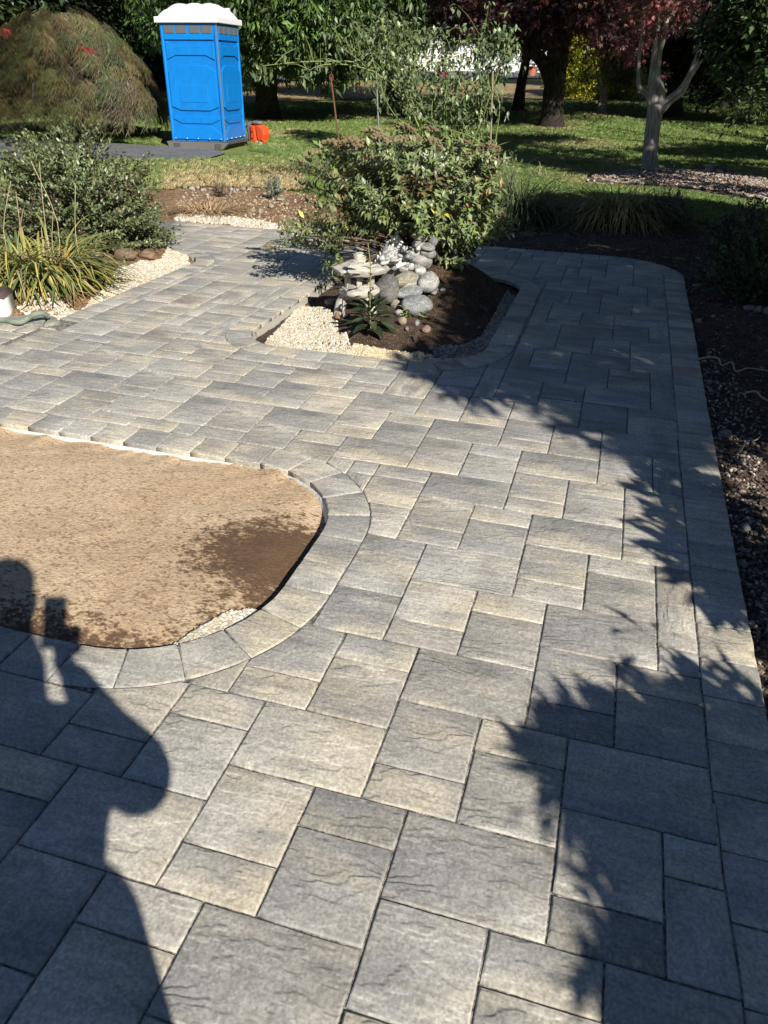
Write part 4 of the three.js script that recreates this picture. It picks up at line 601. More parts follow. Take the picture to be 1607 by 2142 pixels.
{ // white box, flagstone, striped hose at the left edge
  const p = G(0, 668), t = thing('planter_box', 'white box with a dark brown lid at the left edge', 'box', V3(p.x - 0.09, leftY(p.x, p.z) - 0.01, p.z - 0.08), 0.35); t.scale.setScalar(0.76);
  mm('box_side', new THREE.CylinderGeometry(0.165, 0.18, 0.17, 4, 1).rotateY(Math.PI / 4).translate(0, 0.085, 0), plastic(0.85, 0.85, 0.84, 0.5), t); mm('lid', new THREE.CylinderGeometry(0.15, 0.185, 0.04, 4, 1).rotateY(Math.PI / 4).translate(0, 0.19, 0), plastic(0.09, 0.06, 0.06, 0.6), t);
  const fl = (label, px) => { const P = px.map(q => { const g = G(q[0], q[1]); return [g.x, g.z]; }); if (area(P) < 0) P.reverse(); const cx = P.reduce((s, q) => s + q[0], 0) / P.length, cz = P.reduce((s, q) => s + q[1], 0) / P.length, m = mesh('flagstone', paverGeo(P.map(q => [q[0] - cx, q[1] - cz]), 0.04, false, 0.004), std({ color: lin(0.62, 0.66, 0.62), map: slateColor, bumpMap: slateBump, bumpScale: 0.012, roughness: 0.85 }), scene); m.position.set(cx, 0.012, cz); tag(m, label, 'flagstone'); };
  fl('greenish flagstone under the striped hose', [[-40, 672], [25, 664], [62, 662], [102, 664], [90, 682], [40, 682], [-40, 684]]); fl('small broken flagstone at the paving corner', [[103, 664], [116, 665], [129, 676], [92, 683]]);
  const H2 = curve([[-30, 672, 0.02], [10, 672, 0.02], [30, 676, 0.02], [46, 676, 0.02], [60, 668, 0.035], [74, 660, 0.06], [88, 658, 0.06], [101, 664, 0.03]].map(q => { const g = G(q[0], q[1], q[2]); return V3(g.x, q[2] + 0.008, g.z); }), 120);
  const hose = tube(H2, 0.017, 10), L = hose.attributes.uv; const st = tex(64, 64, (k, i, j) => (((i + j * 2) >> 4) % 2 ? [150, 158, 140] : [92, 108, 98]), 1); st.repeat.set(20, 14);
  tag(mesh('garden_hose', hose, std({ map: st, roughness: 0.7 }), scene), 'grey green striped hose lying over the flagstone', 'hose');
  const C = curve([[0, 289], [18, 288], [40, 288], [52, 291], [30, 296], [14, 300], [20, 304], [50, 305], [58, 308], [46, 314], [10, 320], [-30, 322]].map(q => { const g = G(q[0], q[1]); return V3(g.x, landY(g.x, g.z) + 0.035, g.z); }), 90);
  tag(mesh('cable', tube(C, 0.022, 6), plastic(0.02, 0.02, 0.022, 0.5), scene), 'black cable snaking over the driveway', 'cable');
}
{ // house far behind
  const p = G(975, 149), dist = Math.hypot(p.x, p.z), b = atDist(975, 148, Math.min(dist, 58)), y = landY(b.x, b.z), t = thing('white_house', 'white house with a wide garage behind the far road', 'house', V3(b.x, y, b.z), 0.18), wall = std({ color: lin(0.85, 0.85, 0.84), roughness: 0.8, bumpMap: bumpGrain, bumpScale: 0.01 }), tr = plastic(0.8, 0.8, 0.8, 0.6), gl = std({ color: lin(0.04, 0.05, 0.06), roughness: 0.15 }), roof = earth([70, 66, 64], [90, 84, 80], [110, 104, 98], 1.5, 0.02);
  mm('wall', box(13, 5.6, 8, 0, 2.8, -4), wall, t); for (let k = 0; k < 14; k++) mm('siding_board', box(13.06, 0.03, 0.05, 0, 0.5 + k * 0.36, 0.0), tr, t);
  for (const x of [2.0, 4.9]) { mm('garage_door', box(2.5, 2.2, 0.08, x, 1.1, 0.03), tr, t); for (let k = 1; k < 4; k++) mm('door_groove', box(2.5, 0.03, 0.02, x, k * 0.55, 0.075), plastic(0.4, 0.4, 0.4, 0.7), t); }
  for (const x of [-5, -3, -1]) { const w = mm('window', box(1.0, 1.3, 0.1, x, 1.7, 0.02), tr, t); mm('pane', box(0.84, 1.14, 0.04, x, 1.7, 0.07), gl, w); }
  for (const x of [-4, 0, 4]) { const w = mm('window', box(1.0, 1.2, 0.1, x, 4.3, 0.02), tr, t); mm('pane', box(0.84, 1.04, 0.04, x, 4.3, 0.07), gl, w); }
  mm('roof', plate([[-5, 0], [5, 0], [0, 2.6]], 14, 0.05).rotateY(Math.PI / 2).translate(-7, 5.6, -4), roof, t);
  const q = atDist(1113, 141, 54), pot = thing('terracotta_pot', 'row of terracotta coloured pot by the white garage', 'plant pot', V3(q.x, landY(q.x, q.z), q.z)); pot.userData.label = 'terracotta pot on the far drive by the white garage';
  mm('pot_body', new THREE.CylinderGeometry(0.32, 0.22, 0.5, 16).translate(0, 0.25, 0), plastic(0.5, 0.18, 0.1, 0.8), pot); mm('pot_rim', new THREE.TorusGeometry(0.32, 0.04, 8, 20).rotateX(1.5708).translate(0, 0.5, 0), plastic(0.5, 0.18, 0.1, 0.8), pot);
}

// ---------------------------------------------------------------- leaves
function leafG(w, fold = 0.07, tip = -0.12) { return geoOf([0, 0, 0, -w / 2, fold, 0.42, 0, 0, 0.45, w / 2, fold, 0.42, 0, tip, 1], null, null, [0, 2, 1, 0, 3, 2, 1, 2, 4, 2, 3, 4]); }
const oval = leafG(0.52), slim = leafG(0.3, 0.05, -0.2), broad = leafG(0.7);
const put = (g, m) => g.clone().applyMatrix4(m);
function pinnate(n, w) { const L = [], r = mulberry(9); for (let k = 0; k < n; k++) for (const s of [-1, 1]) { const z = 0.12 + 0.75 * k / n; L.push(put(leafG(w), new THREE.Matrix4().makeRotationY(s * 1.0).scale(V3(0.3, 0.3, 0.3)).setPosition(0, -z * z * 0.15, z))); } L.push(put(leafG(w), new THREE.Matrix4().makeScale(0.32, 0.32, 0.32).setPosition(0, -0.13, 0.84))); return merge(L); }
function lace(n) { const L = [], r = mulberry(31); for (let k = 0; k < n; k++) { const e = new THREE.Euler((r() - 0.35) * 0.9, (r() - 0.5) * 1.3, (r() - 0.5) * 2); L.push(put(leafG(0.06, 0.008, -0.18), new THREE.Matrix4().makeRotationFromEuler(e).scale(V3(1, 1, 1).multiplyScalar(0.6 + r() * 0.5)).setPosition((r() - 0.5) * 0.16, (r() - 0.5) * 0.1, r() * 0.3))); } return merge(L); }
function star(n) { const L = []; for (let k = 0; k < n; k++) { const a = (k / (n - 1) - 0.5) * 3.9; L.push(put(leafG(0.3, 0.03, -0.1), new THREE.Matrix4().makeRotationY(a).scale(V3(1, 1, 1).multiplyScalar(0.6 * (1.05 - Math.abs(a) * 0.24))).setPosition(0, 0, 0.35))); } return merge(L); }
function cluster(leaf, n, size, seed) { const r = mulberry(seed), L = []; for (let k = 0; k < n; k++) { const y = r() * 2 - 1, a = r() * 6.28, s = Math.sqrt(1 - y * y), d = V3(s * Math.cos(a), y, s * Math.sin(a)), p = d.clone().multiplyScalar(0.15 + r() * 0.32); L.push(put(leaf, along(p, d.add(V3(0, -0.3, 0)), V3(r() - 0.5, 1, r() - 0.5), size * (0.7 + r() * 0.5)))); } return merge(L); }
const fern = pinnate(5, 0.42), fernC = pinnate(5, 0.42).translate(0, 0, -0.5), laceG = lace(6), starG = star(5), clO = cluster(oval, 12, 0.34, 5), clS = cluster(slim, 14, 0.42, 6), clStar = cluster(starG, 8, 0.42, 8), clF = cluster(slim, 22, 0.3, 12), clL = cluster(leafG(0.34, 0.04, -0.2), 5, 0.5, 15);
const leafM = (rough = 0.55, tr = 0) => tr ? new THREE.MeshPhysicalMaterial({ roughness: 0.92, transmission: tr, thickness: 0, side: THREE.DoubleSide }) : std({ roughness: rough, side: THREE.DoubleSide });
const LM = leafM(0.5), LMs = leafM(0.42), LMt = leafM(0.9, 0.3);
const pick = (cols, j = 0.25) => { const c = cols[Math.floor(R() * cols.length)], k = rr(1 - j, 1 + j); return c.map(v => v * k); };
const bark = (a, b, c, bump = 0.03) => { const f = field(256, 256, 24, 5, 5, 611, 0.6), t = tex(256, 256, k => { const v = smooth(0.35, 0.65, f[k]); return mix3(a, mix3(b, c, grain[k % grain.length]), v); }, 1), bt = tex(256, 256, k => [f[k] * 255, f[k] * 255, f[k] * 255], 1, false); return std({ map: t, bumpMap: bt, bumpScale: bump, roughness: 0.9 }); };
const barkDark = bark([30, 26, 23], [62, 54, 48], [80, 72, 64]), barkPale = bark([128, 122, 114], [168, 162, 152], [186, 180, 170], 0.006), barkBrown = bark([60, 46, 36], [98, 78, 62], [120, 98, 80], 0.01), canes = std({ color: lin(0.26, 0.3, 0.1), roughness: 0.6 }), stemM = std({ color: lin(0.17, 0.11, 0.07), roughness: 0.85 }), stemG = std({ color: lin(0.2, 0.22, 0.08), roughness: 0.7 });

// a plant of arching stems with leaves set along them
function stemPlant(t, o) {
  const stems = [], L = [], tips = [];
  for (let k = 0; k < o.n; k++) {
    const a = rr(0, 6.283), r = Math.sqrt(R()) * o.baseR, p0 = V3(Math.cos(a) * r, 0, Math.sin(a) * r), e = o.target(k), h = e.y;
    const p1 = p0.clone().lerp(e, 0.42).add(V3(0, Math.abs(h) * (o.arch ?? 0.12) + (o.archUp || 0), 0)), P = curve([p0, p1, e], o.seg || 8);
    stems.push(tube(P, P.map((_, i) => o.stemR * lerp(1, 0.35, i / (P.length - 1))), 4));
    tips.push([e, P[P.length - 1].clone().sub(P[P.length - 2]).normalize()]);
    const nl = Math.round(o.leaves * rr(0.75, 1.25)), cv = new THREE.CatmullRomCurve3(P);
    for (let i = 0; i < nl; i++) {
      const u = lerp(o.from ?? 0.25, 1, Math.pow((i + R()) / nl, o.bias || 0.8)), p = cv.getPoint(u), tg = cv.getTangent(u), sd = rndDir(); sd.addScaledVector(tg, -sd.dot(tg)).normalize();
      const out = p.clone().setY(0).normalize(), d = tg.clone().multiplyScalar(o.fwd ?? 0.5).add(sd).addScaledVector(V3(0, 1, 0), o.lift ?? 0.15), nn = V3(0, 1, 0).addScaledVector(out, 0.5).addScaledVector(rndDir(), 0.45);
      const s = rr(o.size[0], o.size[1]); p.addScaledVector(rndDir(), o.jit || 0.01); if (o.hide && o.hide(p)) continue; let c = o.col ? o.col(p, u) : pick(o.cols); L.push({ m: along(p, d, nn, s), c });
    }
  }
  mesh('stems', merge(stems), o.stemMat || stemM, t); inst('foliage', o.leaf, o.mat || LM, L, t, 'stuff'); return tips;
}
const domeTarget = (rx, ry, rz, y0 = 0, lo = 0.0) => () => { const y = lerp(lo, 1, R()), a = rr(0, 6.283), s = Math.sqrt(Math.max(0, 1 - y * y * 0.95)), q = rr(0.78, 1.06) * (0.9 + 0.2 * n2(a * 1.6 + 9, y * 3)); return V3(Math.cos(a) * s * rx * q, y0 + y * ry * q, Math.sin(a) * s * rz * q); };
const at0 = (px, py, yf) => { const p = G(px, py); return V3(p.x, yf ? yf(p.x, p.z) : landY(p.x, p.z), p.z); };

{ // bush on the left
  seedR(201); const t = thing('bush', 'rounded grey green bush at the left of the path', 'bush', at0(172, 520, leftY));
  stemPlant(t, { n: 430, baseR: 0.24, target: domeTarget(0.86, 0.92, 0.78, 0.04, -0.02), leaves: 56, from: 0.3, bias: 0.55, size: [0.026, 0.046], leaf: oval, mat: LMs, stemR: 0.006, jit: 0.022, lift: 0.4, fwd: 0.7, col: (p, u) => R() < 0.12 && p.y < 0.5 ? pick([[0.08, 0.05, 0.045]]) : pick([[0.12, 0.165, 0.065], [0.155, 0.2, 0.085], [0.2, 0.245, 0.115], [0.09, 0.125, 0.055]]) });
}
{ // day lilies
  seedR(211); const t = thing('day_lily_clump', 'clump of yellowing strappy day lilies before the left bush', 'day lily', at0(92, 606, leftY));
  const blades = (n, cols, cx, cz, len, spread, wid = 0.0095) => { const pos = [], col = [], idx = []; for (let k = 0; k < n; k++) { const a = rr(0, 6.283), r0 = Math.sqrt(R()) * spread, x0 = cx + Math.cos(a) * r0, z0 = cz + Math.sin(a) * r0, b = a + rr(-0.8, 0.8), l = len * rr(0.6, 1.15), up = rr(0.55, 1.3), kink = R() < 0.2 ? 2 + Math.floor(R() * 4) : -1, c = pick(cols), w = rr(0.5, 1) * wid, N = 7; let p = V3(x0, 0, z0), el = up, tw = rr(-0.3, 0.3); for (let i = 0; i <= N; i++) { const q = i / N, ww = w * Math.sin(Math.PI * Math.min(1, 0.2 + q * 0.8)) + 0.0008, dx = Math.cos(b + tw * q), dz = Math.sin(b + tw * q); pos.push(p.x - dz * ww, p.y + 0.003, p.z + dx * ww, p.x + dz * ww, p.y + 0.003, p.z - dx * ww); col.push(...c, ...c); if (i) { const m = pos.length / 3 - 4; idx.push(m, m + 1, m + 2, m + 2, m + 1, m + 3); } p = p.clone().add(V3(dx * Math.cos(el), Math.sin(el), dz * Math.cos(el)).multiplyScalar(l / N)); el -= rr(0.1, 0.46) + (kink === i ? 1.1 : 0); tw += rr(-0.12, 0.12); if (p.y < 0.01) p.y = 0.01; } } const g = geoOf(pos, null, null, idx); g.setAttribute('color', new THREE.Float32BufferAttribute(col, 3)); return g; };
  globalThis.bladesG = blades;
  const vm = std({ vertexColors: true, roughness: 0.6, side: THREE.DoubleSide }); globalThis.bladeMat = vm;
  const cols = [[0.16, 0.19, 0.05], [0.1, 0.15, 0.04], [0.28, 0.27, 0.07], [0.36, 0.3, 0.08], [0.4, 0.32, 0.16], [0.13, 0.17, 0.06]];
  mesh('leaves', blades(700, cols, -0.05, -0.06, 0.6, 0.26), vm, t, 'stuff'); mesh('leaves', blades(420, cols, -0.38, 0.06, 0.56, 0.24), vm, t, 'stuff');
  for (let k = 0; k < 9; k++) { const x = rr(-0.5, 0.25), z = rr(-0.25, 0.15), h = rr(0.5, 0.85), P = curve([V3(x, 0, z), V3(x + rr(-0.05, 0.08), h * 0.5, z), V3(x + rr(-0.08, 0.16), h, z + rr(-0.05, 0.05))], 6); mesh('stalk', tube(P, 0.0028, 4), std({ color: lin(0.5, 0.42, 0.26), roughness: 0.8 }), t); }
  for (const [x, y, z] of [[0.27, 0.3, 0.1], [0.33, 0.26, 0.12], [-0.36, 0.62, -0.1]]) mesh('wilted_flower', clO.clone().scale(0.05, 0.04, 0.05).translate(x, y, z), std({ color: lin(0.75, 0.3, 0.03), roughness: 0.6, side: THREE.DoubleSide }), t);
}
{ // weeping maple
  seedR(221); const b = at0(178, 286), t = thing('weeping_maple', 'dome shaped weeping maple with olive brown lacy leaves', 'tree', b);
  const sc = depthOf(b) / FPX, Rx = 190 * sc, Hh = 232 * sc, cx = -22 * sc;
  const L = [], br = [tube([V3(0, -0.05, 0), V3(0.01, 0.35, 0), V3(-0.05, 0.8, 0.02), V3(cx * 0.6, 1.4, 0)], [0.11, 0.085, 0.08, 0.06], 8)];
  for (let k = 0; k < 26; k++) { const a = rr(0, 6.28), q = rr(0.6, 0.92); br.push(tube(curve([V3(-0.05, 0.8, 0), V3(cx + Math.cos(a) * Rx * 0.3, Hh * 0.82, Math.sin(a) * Rx * 0.3), V3(cx + Math.cos(a) * Rx * 0.7 * q, Hh * 0.7, Math.sin(a) * Rx * 0.7 * q), V3(cx + Math.cos(a) * Rx * q, Hh * 0.3, Math.sin(a) * Rx * q)], 10), 0.022, 5)); }
  mesh('trunk', merge(br), barkDark, t);
  for (let k = 0; k < 760; k++) {                      // drooping tufts, tier over tier
    const a = rr(0, 6.283), e = 1.5 * Math.sqrt(R()), q = rr(0.8, 1.0) * (0.9 + 0.16 * n2(a * 2.2 + 5, e * 3.2)), r = Math.pow(e / 1.5, 0.92) * Rx * q, y = Hh * (0.27 + 0.73 * (1 - Math.pow(e / 1.5, 2.1)) * (0.35 + 0.65 * q)), tint = rr(0.5, 1.15), cc = pick([[0.13, 0.12, 0.045], [0.09, 0.11, 0.04], [0.15, 0.12, 0.055], [0.1, 0.08, 0.042]], 0.1);
    for (let m = 0; m < 56; m++) {
      const t = R(), b2 = a + rr(-0.9, 0.9), w = rr(0, 0.3), p = V3(cx + Math.cos(a) * r + Math.cos(b2) * w, y + rr(-0.05, 0.06) - w * w * 2.2 - (e > 1.2 ? t * t * 0.22 : 0), Math.sin(a) * r + Math.sin(b2) * w);
      L.push({ m: along(p, V3(Math.cos(b2), -0.35 - w * 4 + rr(-0.3, 0.3), Math.sin(b2)), V3(Math.cos(a), 0.9, Math.sin(a)).addScaledVector(rndDir(), 0.4), rr(0.1, 0.18)), c: (R() < 0.01 ? [0.2, 0.05, 0.03] : cc).map(v => v * tint * rr(0.85, 1.15)) });
    }
  }
  for (const [px, py] of [[175, 98], [185, 102], [12, 60]]) for (let k = 0; k < 12; k++) { const p = atDist(px + rr(-8, 8), py + rr(-6, 8), Math.hypot(b.x, b.z) - Rx * 0.62).sub(b); L.push({ m: along(p, rndDir().add(V3(0, -0.8, 0)), V3(0, 0.6, 1), rr(0.1, 0.18)), c: pick([[0.55, 0.04, 0.06], [0.45, 0.06, 0.07]]) }); }
  inst('foliage', laceG, LM, L, t, 'stuff');
}
{ // flowering shrub of the island
  seedR(231); const b0 = onIsle(872, 582), t = thing('flowering_shrub', 'leafy shrub with dried tan flower heads in the island bed', 'shrub', V3(b0.x, b0.y - 0.05, b0.z - 0.5)), b = t.position;
  const loc = (px, py, dz) => atDist(px, py, Math.hypot(b.x, b.z) + dz).sub(b);
  const cols = [[0.18, 0.23, 0.1], [0.22, 0.27, 0.125], [0.15, 0.2, 0.09], [0.28, 0.32, 0.17], [0.2, 0.28, 0.085]], hide = p => { const q = toPx(p.clone().add(b)); return q[0] > 722 && q[0] < 912 && q[1] > 492 && q[1] < 660; };
  const col = (p, u) => { const m = n2(p.x * 4 + 20, p.y * 4 + 7); if (p.y < 0.75 && m > 0.66 && R() < 0.4) return pick([[0.13, 0.075, 0.06], [0.22, 0.14, 0.06]]); if (R() < 0.02) return pick([[0.5, 0.42, 0.05], [0.45, 0.2, 0.05]]); return pick(cols, 0.3); };
  const topsPx = []; for (let k = 0; k < 70; k++) { const x = rr(640, 1040); topsPx.push([x, 285 + 50 * Math.pow(Math.abs((x - 850) / 200), 2.2) + rr(-8, 26)]); }
  const side = [[620, 345], [632, 380], [640, 420], [625, 450], [600, 492], [575, 505], [612, 480], [590, 478], [655, 480], [690, 520], [700, 548], [715, 520], [676, 500], [985, 520], [960, 548], [1010, 470], [1060, 450], [1040, 500], [1070, 470], [930, 500], [1025, 420], [1050, 400], [1040, 350], [985, 500], [700, 500], [740, 500], [735, 540], [705, 570], [690, 560]];
  const tips = stemPlant(t, { n: 70 + side.length * 3 + 170, baseR: 0.2, arch: 0.14, archUp: 0.06, target: k => { if (k < 70) return loc(topsPx[k][0], topsPx[k][1], rr(-0.5, 0.5)); if (k < 70 + side.length * 3) { const q = side[(k - 70) % side.length]; return loc(q[0] + rr(-14, 14), q[1] + rr(-14, 14), rr(-0.45, 0.25)); } const x = rr(650, 1040), y = rr(300, 510); return loc(x, y, -0.62 * Math.sqrt(Math.max(0, 1 - ((x - 845) / 225) ** 2 - ((y - 400) / 190) ** 2)) + rr(-0.05, 0.25)); }, leaves: 50, from: 0.3, bias: 0.66, size: [0.042, 0.075], hide, leaf: leafG(0.38, 0.05, -0.2), mat: LMs, stemR: 0.0052, jit: 0.012, fwd: 0.7, lift: 0.1, col });
  const heads = []; { const r = mulberry(4); for (let k = 0; k < 46; k++) { const a = r() * 6.28, q = Math.sqrt(r()); heads.push(new THREE.IcosahedronGeometry(0.0065 + r() * 0.004, 0).translate(Math.cos(a) * q * 0.06, 0.03 - q * q * 0.02 + r() * 0.012, Math.sin(a) * q * 0.06)); } } const hg = merge(heads), hm = [std({ color: lin(0.2, 0.155, 0.08), roughness: 0.9 }), std({ color: lin(0.22, 0.19, 0.1), roughness: 0.9 }), std({ color: lin(0.19, 0.13, 0.075), roughness: 0.9 })];
  tips.slice(0, 70).forEach(([e, d], k) => { if (k % 5 > 1) return; const m = mesh('flower_head', hg, hm[k % 3], t); m.position.copy(e).addScaledVector(V3(0, 1, 0), 0.005); m.scale.setScalar(rr(0.8, 1.35)); m.rotation.set(rr(-0.4, 0.4), rr(0, 6), rr(-0.4, 0.4)); });
  tips.slice(70).forEach(([e, d], k) => { if (k % 9) return; const m = mesh('flower_head', hg, hm[1], t); m.position.copy(e); m.scale.setScalar(rr(0.6, 0.9)); m.rotation.set(rr(-0.6, 0.6), rr(0, 6), rr(-0.6, 0.6)); });
}
{ // climbing rose behind the path, with its stakes
  seedR(241); const b = at0(955, 405), t = thing('climbing_rose', 'straggly climbing rose with bare canes behind the shrub', 'rose', b), D = Math.hypot(b.x, b.z), loc = (px, py, dz = 0) => atDist(px, py, D + dz).sub(b);
  const C = [], L = [], put2 = (p, n, spread, s = [0.055, 0.1]) => { for (let k = 0; k < n; k++) { const q = p.clone().addScaledVector(rndDir(), spread * R()); L.push({ m: along(q, rndDir().add(V3(0, -0.6, 0)), V3(rr(-0.6, 0.6), 1, rr(-0.3, 0.9)), rr(...s)), c: pick([[0.08, 0.13, 0.06], [0.11, 0.16, 0.075], [0.15, 0.2, 0.09], [0.2, 0.25, 0.1]]) }); } };
  const cane = (px, r0 = 0.013, lv = 6, every = 0.5) => { const dz = rr(-0.35, 0.35), P = curve(px.map((q, i) => loc(q[0], q[1], dz + rr(-0.06, 0.06))), 16); C.push(tube(P, P.map((_, i) => lerp(r0, r0 * 0.35, i / 16)), 5)); P.forEach((p, i) => { if (i / 16 > every && R() < 0.85) put2(p, lv * 2, 0.14); if (i > 3 && R() < 0.35) { const e = p.clone().add(rndDir().multiplyScalar(rr(0.12, 0.35)).add(V3(0, 0.12, 0))); C.push(tube([p, p.clone().lerp(e, 0.5).add(V3(0, 0.03, 0)), e], [r0 * 0.4, r0 * 0.35, r0 * 0.2], 4)); if (i / 16 > every * 0.9) put2(e, lv * 2, 0.12); } }); };
  cane([[905, 405], [900, 330], [870, 250], [830, 150], [800, 60]], 0.016); cane([[930, 405], [935, 320], [960, 250], [1000, 180], [1040, 100]], 0.016); cane([[990, 405], [1000, 300], [1010, 200], [1030, 120], [1060, 70]], 0.014);
  cane([[890, 280], [850, 200], [800, 160], [740, 130], [690, 128], [620, 130], [548, 138]], 0.013, 1, 0.2); cane([[860, 210], [780, 150], [710, 134], [660, 140], [640, 155]], 0.01, 2, 0.6); cane([[870, 230], [770, 140], [720, 100], [700, 60]], 0.009, 1, 0.4);
  for (let k = 0; k < 30; k++) { const x0 = rr(880, 1030), x1 = rr(735, 1085), y1 = rr(45, 190); cane([[x0, 405], [x0 + rr(-30, 30), rr(300, 340)], [lerp(x0, x1, 0.5) + rr(-30, 30), rr(200, 270)], [x1, y1]], rr(0.005, 0.009), 4, 0.5); }
  for (let k = 0; k < 14; k++) { const x0 = rr(760, 900), y0 = rr(120, 190); cane([[x0, y0], [x0 + rr(-50, 40), y0 - 40], [x0 + rr(-90, 60), y0 - rr(50, 100)]], 0.005, 1, 0.3); }
  put2(loc(545, 148), 16, 0.14, [0.07, 0.11]); put2(loc(555, 158), 14, 0.16, [0.07, 0.11]); put2(loc(645, 160), 22, 0.16, [0.07, 0.1]); put2(loc(690, 132), 16, 0.12); put2(loc(1060, 95), 110, 0.3); put2(loc(1000, 110), 160, 0.4); put2(loc(800, 50), 130, 0.35); put2(loc(900, 80), 130, 0.4); put2(loc(930, 130), 150, 0.45); put2(loc(1040, 70), 90, 0.3); put2(loc(860, 130), 90, 0.4); put2(loc(980, 200), 60, 0.35);
  mesh('canes', merge(C), canes, t); inst('foliage', slim.clone().scale(1.4, 1, 1), LMs, L, t, 'stuff');
  for (const [px, py] of [[924, 153], [927, 158]]) mesh('rose_flower', clO.clone().scale(0.09, 0.09, 0.09).translate(...loc(px, py, -0.45).toArray()), std({ color: lin(0.8, 0.05, 0.16), roughness: 0.6, side: THREE.DoubleSide }), t);
  const stake = (label, a, bb, mat, loops) => { const p0 = atDist(bb[0], bb[1], D - 0.3), p1 = atDist(a[0], a[1], D - 0.3), s = thing('plant_stake', label, 'plant stake', V3(p0.x, landY(p0.x, p0.z), p0.z)), q = p1.clone().sub(s.position); const foot = V3(0, 0, 0); mesh('rod', tube([foot, q.clone().multiplyScalar(0.5), q], 0.011, 6), mat, s); for (const [f, r] of loops) { const lp = []; for (let k = 0; k <= 24; k++) { const an = k / 24 * 6.283; lp.push(V3(Math.sin(an) * r, (1 - Math.cos(an)) * r * 1.6, 0).add(q.clone().multiplyScalar(f))); } mesh('loop', tube(lp, 0.007, 5), mat, s); } };
  const rust = std({ color: lin(0.2, 0.09, 0.06), roughness: 0.8, metalness: 0.3 }), zinc = std({ color: lin(0.35, 0.35, 0.34), roughness: 0.5, metalness: 0.6 });
  stake('rusty red stake with an open finial, leftmost of the stakes', [692, 160], [724, 340], rust, [[0.965, 0.022]]); stake('grey twisted stake standing between the other two', [787, 150], [800, 345], zinc, [[0.3, 0.035], [0.26, 0.03]]); stake('thin pale stake at the right of the rose canes', [1031, 150], [1029, 345], std({ color: lin(0.3, 0.26, 0.18), roughness: 0.7 }), [[0.36, 0.035], [0.4, 0.035]]);
}
{ // dark leaved plant in front of the lantern: every leaf a part
  seedR(251); const b = onIsle(776, 694), t = thing('dark_leaved_plant', 'low plant with long glossy dark leaves before the lantern', 'plant', b), lm = [[0.03, 0.045, 0.022], [0.045, 0.06, 0.03], [0.07, 0.09, 0.045]].map(c => std({ color: lin(...c), roughness: 0.32, side: THREE.DoubleSide }));
  const bigLeaf = (() => { const pos = [], idx = [], N = 8; for (let i = 0; i <= N; i++) { const q = i / N, w = 0.17 * Math.pow(Math.sin(Math.PI * Math.pow(q, 0.8)), 0.8), y = 0.16 * q - 0.34 * q * q; pos.push(-w, y + w * 0.28, q, 0, y, q, w, y + w * 0.28, q); if (i) { const k = i * 3; idx.push(k - 3, k - 2, k, k - 2, k + 1, k, k - 2, k - 1, k + 1, k - 1, k + 2, k + 1); } } return geoOf(pos, null, null, idx); })();
  const put3 = (p, d, s, k) => { const m = mesh('leaf', bigLeaf, lm[k % 3], t); m.matrixAutoUpdate = true; along(p, d, V3(rr(-0.3, 0.3), 1, rr(-0.3, 0.3)), s).decompose(m.position, m.quaternion, m.scale); };
  for (let k = 0; k < 46; k++) { const a = k * 2.4 + rr(-0.2, 0.2), y = 0.03 + (k / 46) * 0.16, el = lerp(-0.1, 0.9, k / 46); put3(V3(Math.cos(a) * 0.03, y, Math.sin(a) * 0.03), V3(Math.cos(a), el, Math.sin(a)), rr(0.11, 0.165) * (1 - 0.3 * k / 46), k); }
  const st = curve([V3(0, 0, 0), V3(-0.015, 0.2, -0.02), V3(-0.02, 0.38, -0.04), V3(-0.045, 0.52, -0.06)], 20); mesh('stem', tube(st, 0.0035, 5), stemG, t);
  for (let k = 8; k <= 20; k += 1) { const a = k * 2.2; put3(st[k], V3(Math.cos(a), 0.25, Math.sin(a)), rr(0.06, 0.1), k); }
  const g2 = thing('strappy_plant', 'small tuft of bright green strappy leaves under the big cobbles', 'plant', onIsle(858, 664)); mesh('leaves', bladesG(16, [[0.2, 0.3, 0.06], [0.3, 0.36, 0.08]], 0, 0, 0.17, 0.015), bladeMat, g2, 'stuff');
}
seedR(261);
function tuft(name, label, cat, px, py, n, len, spread, cols, yf, part = 'blades', wid = 0.0045) { const t = thing(name, label, cat, at0(px, py, yf)); mesh(part, bladesG(n, cols, 0, 0, len, spread, wid), bladeMat, t, 'stuff'); return t; }
tuft('ornamental_grass', 'fountain grass with brown and gold blades behind the path', 'grass clump', 1285, 462, 900, 0.85, 0.2, [[0.3, 0.23, 0.09], [0.38, 0.3, 0.1], [0.2, 0.2, 0.06], [0.45, 0.35, 0.13]]);
tuft('ornamental_grass', 'dark green fountain grass at the right of the shrub', 'grass clump', 1078, 452, 800, 0.95, 0.24, [[0.05, 0.09, 0.035], [0.07, 0.11, 0.045], [0.09, 0.13, 0.05]]);
tuft('dry_grass_clump', 'heap of dead straw on the soil patch', 'dead grass', 432, 440, 320, 0.5, 0.3, [[0.42, 0.28, 0.14], [0.5, 0.36, 0.2], [0.3, 0.19, 0.1]], backY).scale.y = 0.45;
tuft('thin_grass', 'thin spiky seedling grass beside the fountain grass', 'grass clump', 1135, 372, 60, 0.5, 0.2, [[0.2, 0.22, 0.1], [0.3, 0.28, 0.14]]);
function small(name, label, cat, px, py, r, h, o, yf) { const t = thing(name, label, cat, at0(px, py, yf)); stemPlant(t, { n: 46, baseR: r * 0.35, target: domeTarget(r, h, r, 0, 0.1), leaves: 26, from: 0.15, size: [0.025, 0.045], leaf: slim, stemR: 0.004, jit: 0.01, lift: 0.5, fwd: 1.0, ...o }); return t; }
